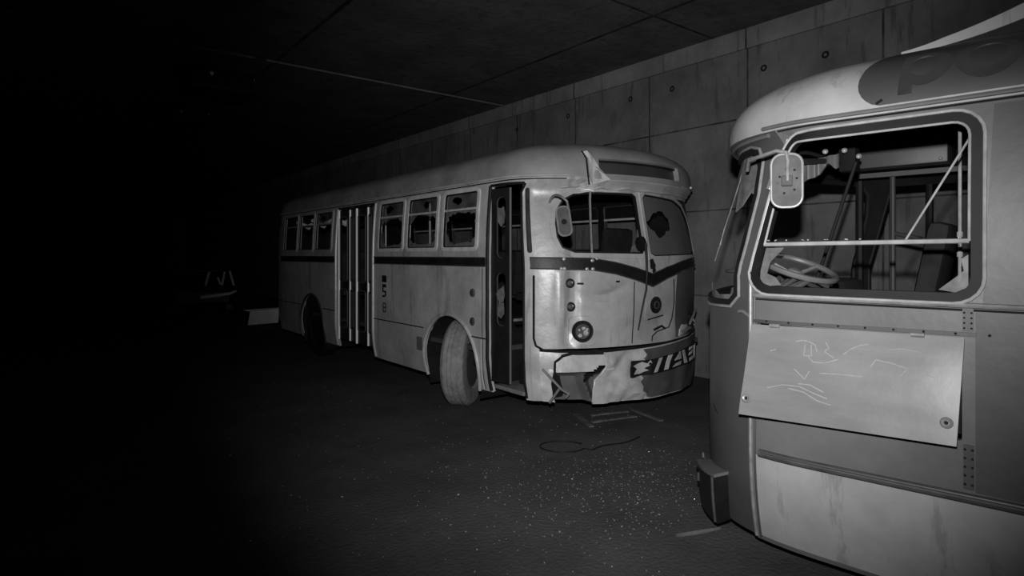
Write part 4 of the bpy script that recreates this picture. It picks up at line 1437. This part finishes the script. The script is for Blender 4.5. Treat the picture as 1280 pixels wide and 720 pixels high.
# crushed glass and grit: nobody could count it
gm = MB()
for k in range(1500):
    if k < 900:
        a, b = rnd.gauss(.95, .55), rnd.gauss(.0, .55)
        p = Vector((3.15, 3.05, 0)) + RX * (a - .7) + FX * b
    else:
        p = Vector((0, 0, 0)) + FX * rnd.uniform(2.6, 8.0)
        p += RX * p.length * rnd.uniform(-.5, .28)
    if not (-2 < p.x < 6.8):
        continue
    if any(abs((p - q).length) < .06 for q in wirep):
        continue
    lx = (p.x - ox) * math.cos(R2) + (p.y - oy) * math.sin(R2)
    ly = -(p.x - ox) * math.sin(R2) + (p.y - oy) * math.cos(R2)
    if -.1 < lx < 2.7 and ly > -.45:
        continue
    s_ = rnd.uniform(.0015, .0050) * (1.8 if rnd.random() < .06 else 1)
    rot = Matrix.Rotation(rnd.uniform(0, 6.28), 3, 'Z') @ Matrix.Rotation(rnd.uniform(-.5, .5), 3, 'X')
    h = s_ * .6
    vs = [rot @ Vector((s_ * math.cos(t) * rnd.uniform(.6, 1.3), s_ * math.sin(t) * rnd.uniform(.6, 1.3), z)) + p + Vector((0, 0, h)) for z in (-h * .7, h * .5) for t in (0, 1.6, 3.1, 4.7)]
    gm.add(vs, [(0, 1, 2, 3), (4, 5, 6, 7), (0, 1, 5, 4), (1, 2, 6, 5), (2, 3, 7, 6), (3, 0, 4, 7)])
tag(gm.build('debris', M['shard'], None, False), 'crumbs of broken glass and grit scattered over the dark floor', 'debris', None, 'stuff')

# ------------------------------------------------------------------ far things
pn = MB()
c = Vector((4.22, 15.05, 0))
for (pl2, t0) in (([(-.36, 0), (.36, 0.06), (.40, .42), (-.30, .36)], 0),):
    pn.prism(pl2, -.02, .02, (c, RX, Vector((0, 0, 1)), -FX))
pn.prism([(-.34, .33), (.40, .39), (.40, .42), (-.48, .36)], -.02, .20, (c, RX, Vector((0, 0, 1)), FX))
tag(pn.build('sheet_panel', M['panel'], None, False), 'pale folded sheet standing on the floor behind the tail of the pale bus', 'panel')

car = thing('car', 'wrecked car deep in the dark beyond the buses, window pillars catching light', 'car', (3.66, 19.1, 0), -math.radians(11))


def section(y, w, z0, z1):
    return [(-w, y, z0), (w, y, z0), (w, y, z1), (-w, y, z1)]


cb = MB()
prof = [(-.0, .70, .30, .60), (.12, .82, .22, .68), (.5, .86, .20, .74), (1.1, .88, .20, .80), (2.6, .88, .20, .82), (3.6, .86, .22, .78), (3.9, .78, .3, .7)]
vs, fs = [], []
for i, (y, w, z0, z1) in enumerate(prof):
    vs += [(-w, y, z0), (w, y, z0), (w * 1.02, y, (z0 + z1) / 2), (w * .94, y, z1), (-w * .94, y, z1), (-w * 1.02, y, (z0 + z1) / 2)]
    if i:
        fs += [(6 * i - 6 + j, 6 * i - 6 + (j + 1) % 6, 6 * i + (j + 1) % 6, 6 * i + j) for j in range(6)]
fs += [tuple(range(6)), tuple(6 * (len(prof) - 1) + j for j in range(6))]
cb.add(vs, fs).build('car_body', M['black'], car, True, 30)
rf = MB()
rf.box((0, 1.6, 1.20), (1.44, 1.7, .06), None, .02)
rf.build('car_roof', M['black'], car)
for a, b, r_, m_ in (((.10, .55, .78), (.20, .80, 1.18), .040, 'white'), ((.42, .55, 1.02), (.50, .56, .80), .025, 'white'), ((.54, .55, .78), (.62, .80, 1.18), .034, 'white'),
                 ((.86, .55, .76), (.76, .80, 1.18), .034, 'white'), ((-.82, .55, .76), (-.66, .80, 1.18), .03, 'rim'),
                 ((-.72, 2.8, .82), (-.56, 2.5, 1.26), 'x', 'black'), ((.72, 2.8, .82), (.56, 2.5, 1.26), 'x', 'black')):
    MB().tube([a, b], .028 if r_ == 'x' else r_, 8).build('window_pillar', M[m_], car)
MB().tube([(-.02, -.06, .47), (.3, -.10, .50), (.74, -.08, .555), (.90, .06, .62)], [.055, .05, .045, .03], 8).build('car_bumper', M['white'], car)
MB().box((.03, -.02, .60), (.16, .08, .08), None, .02).build('car_lamp', M['rim'], car)
gr = MB()
for k in range(4):
    gr.box((.12, .0, .34 + .07 * k), (1.0, .05, .022))
gr.build('car_grille', M['rim'], car)
for x in (-.74, .74):
    for y in (.75, 3.1):
        make_tyre('tyre', car, (x, y, .31), .31, .2)

# dark lamp housings under the ceiling
def lamp_box(label, c, L, W_, H):
    t = thing('ceiling_lamp', label, 'lamp', c, 0, 'dead lamps under the ceiling')
    MB().box((0, 0, -H / 2 - .06), (W_, L, H), None, .03).build('housing', M['black'], t)
    for y in (-L * .32, L * .32):
        MB().tube([(0, y, 0), (0, y, -.08)], .02, 8).build('hanger', M['alu'], t)
        MB().box((W_ / 2 + .012, y, -.10), (.03, .12, .035), None, .004).build('clip', M['white'], t)
    MB().lathe((-W_ * .2, -L / 2 - .004, -.14), (0, -1, 0), [(.03, 0), (.028, .03), (.01, .04)], 10).build('cable_gland', M['white'], t)
    return t


lamp_box('dark dead lamp hung from the ceiling, nearer of the two', (2.25, 10.55, ZC), .9, .9, .30)
lamp_box('dark dead lamp hung from the ceiling, farther of the two', (2.30, 13.6, ZC), .9, .7, .22)
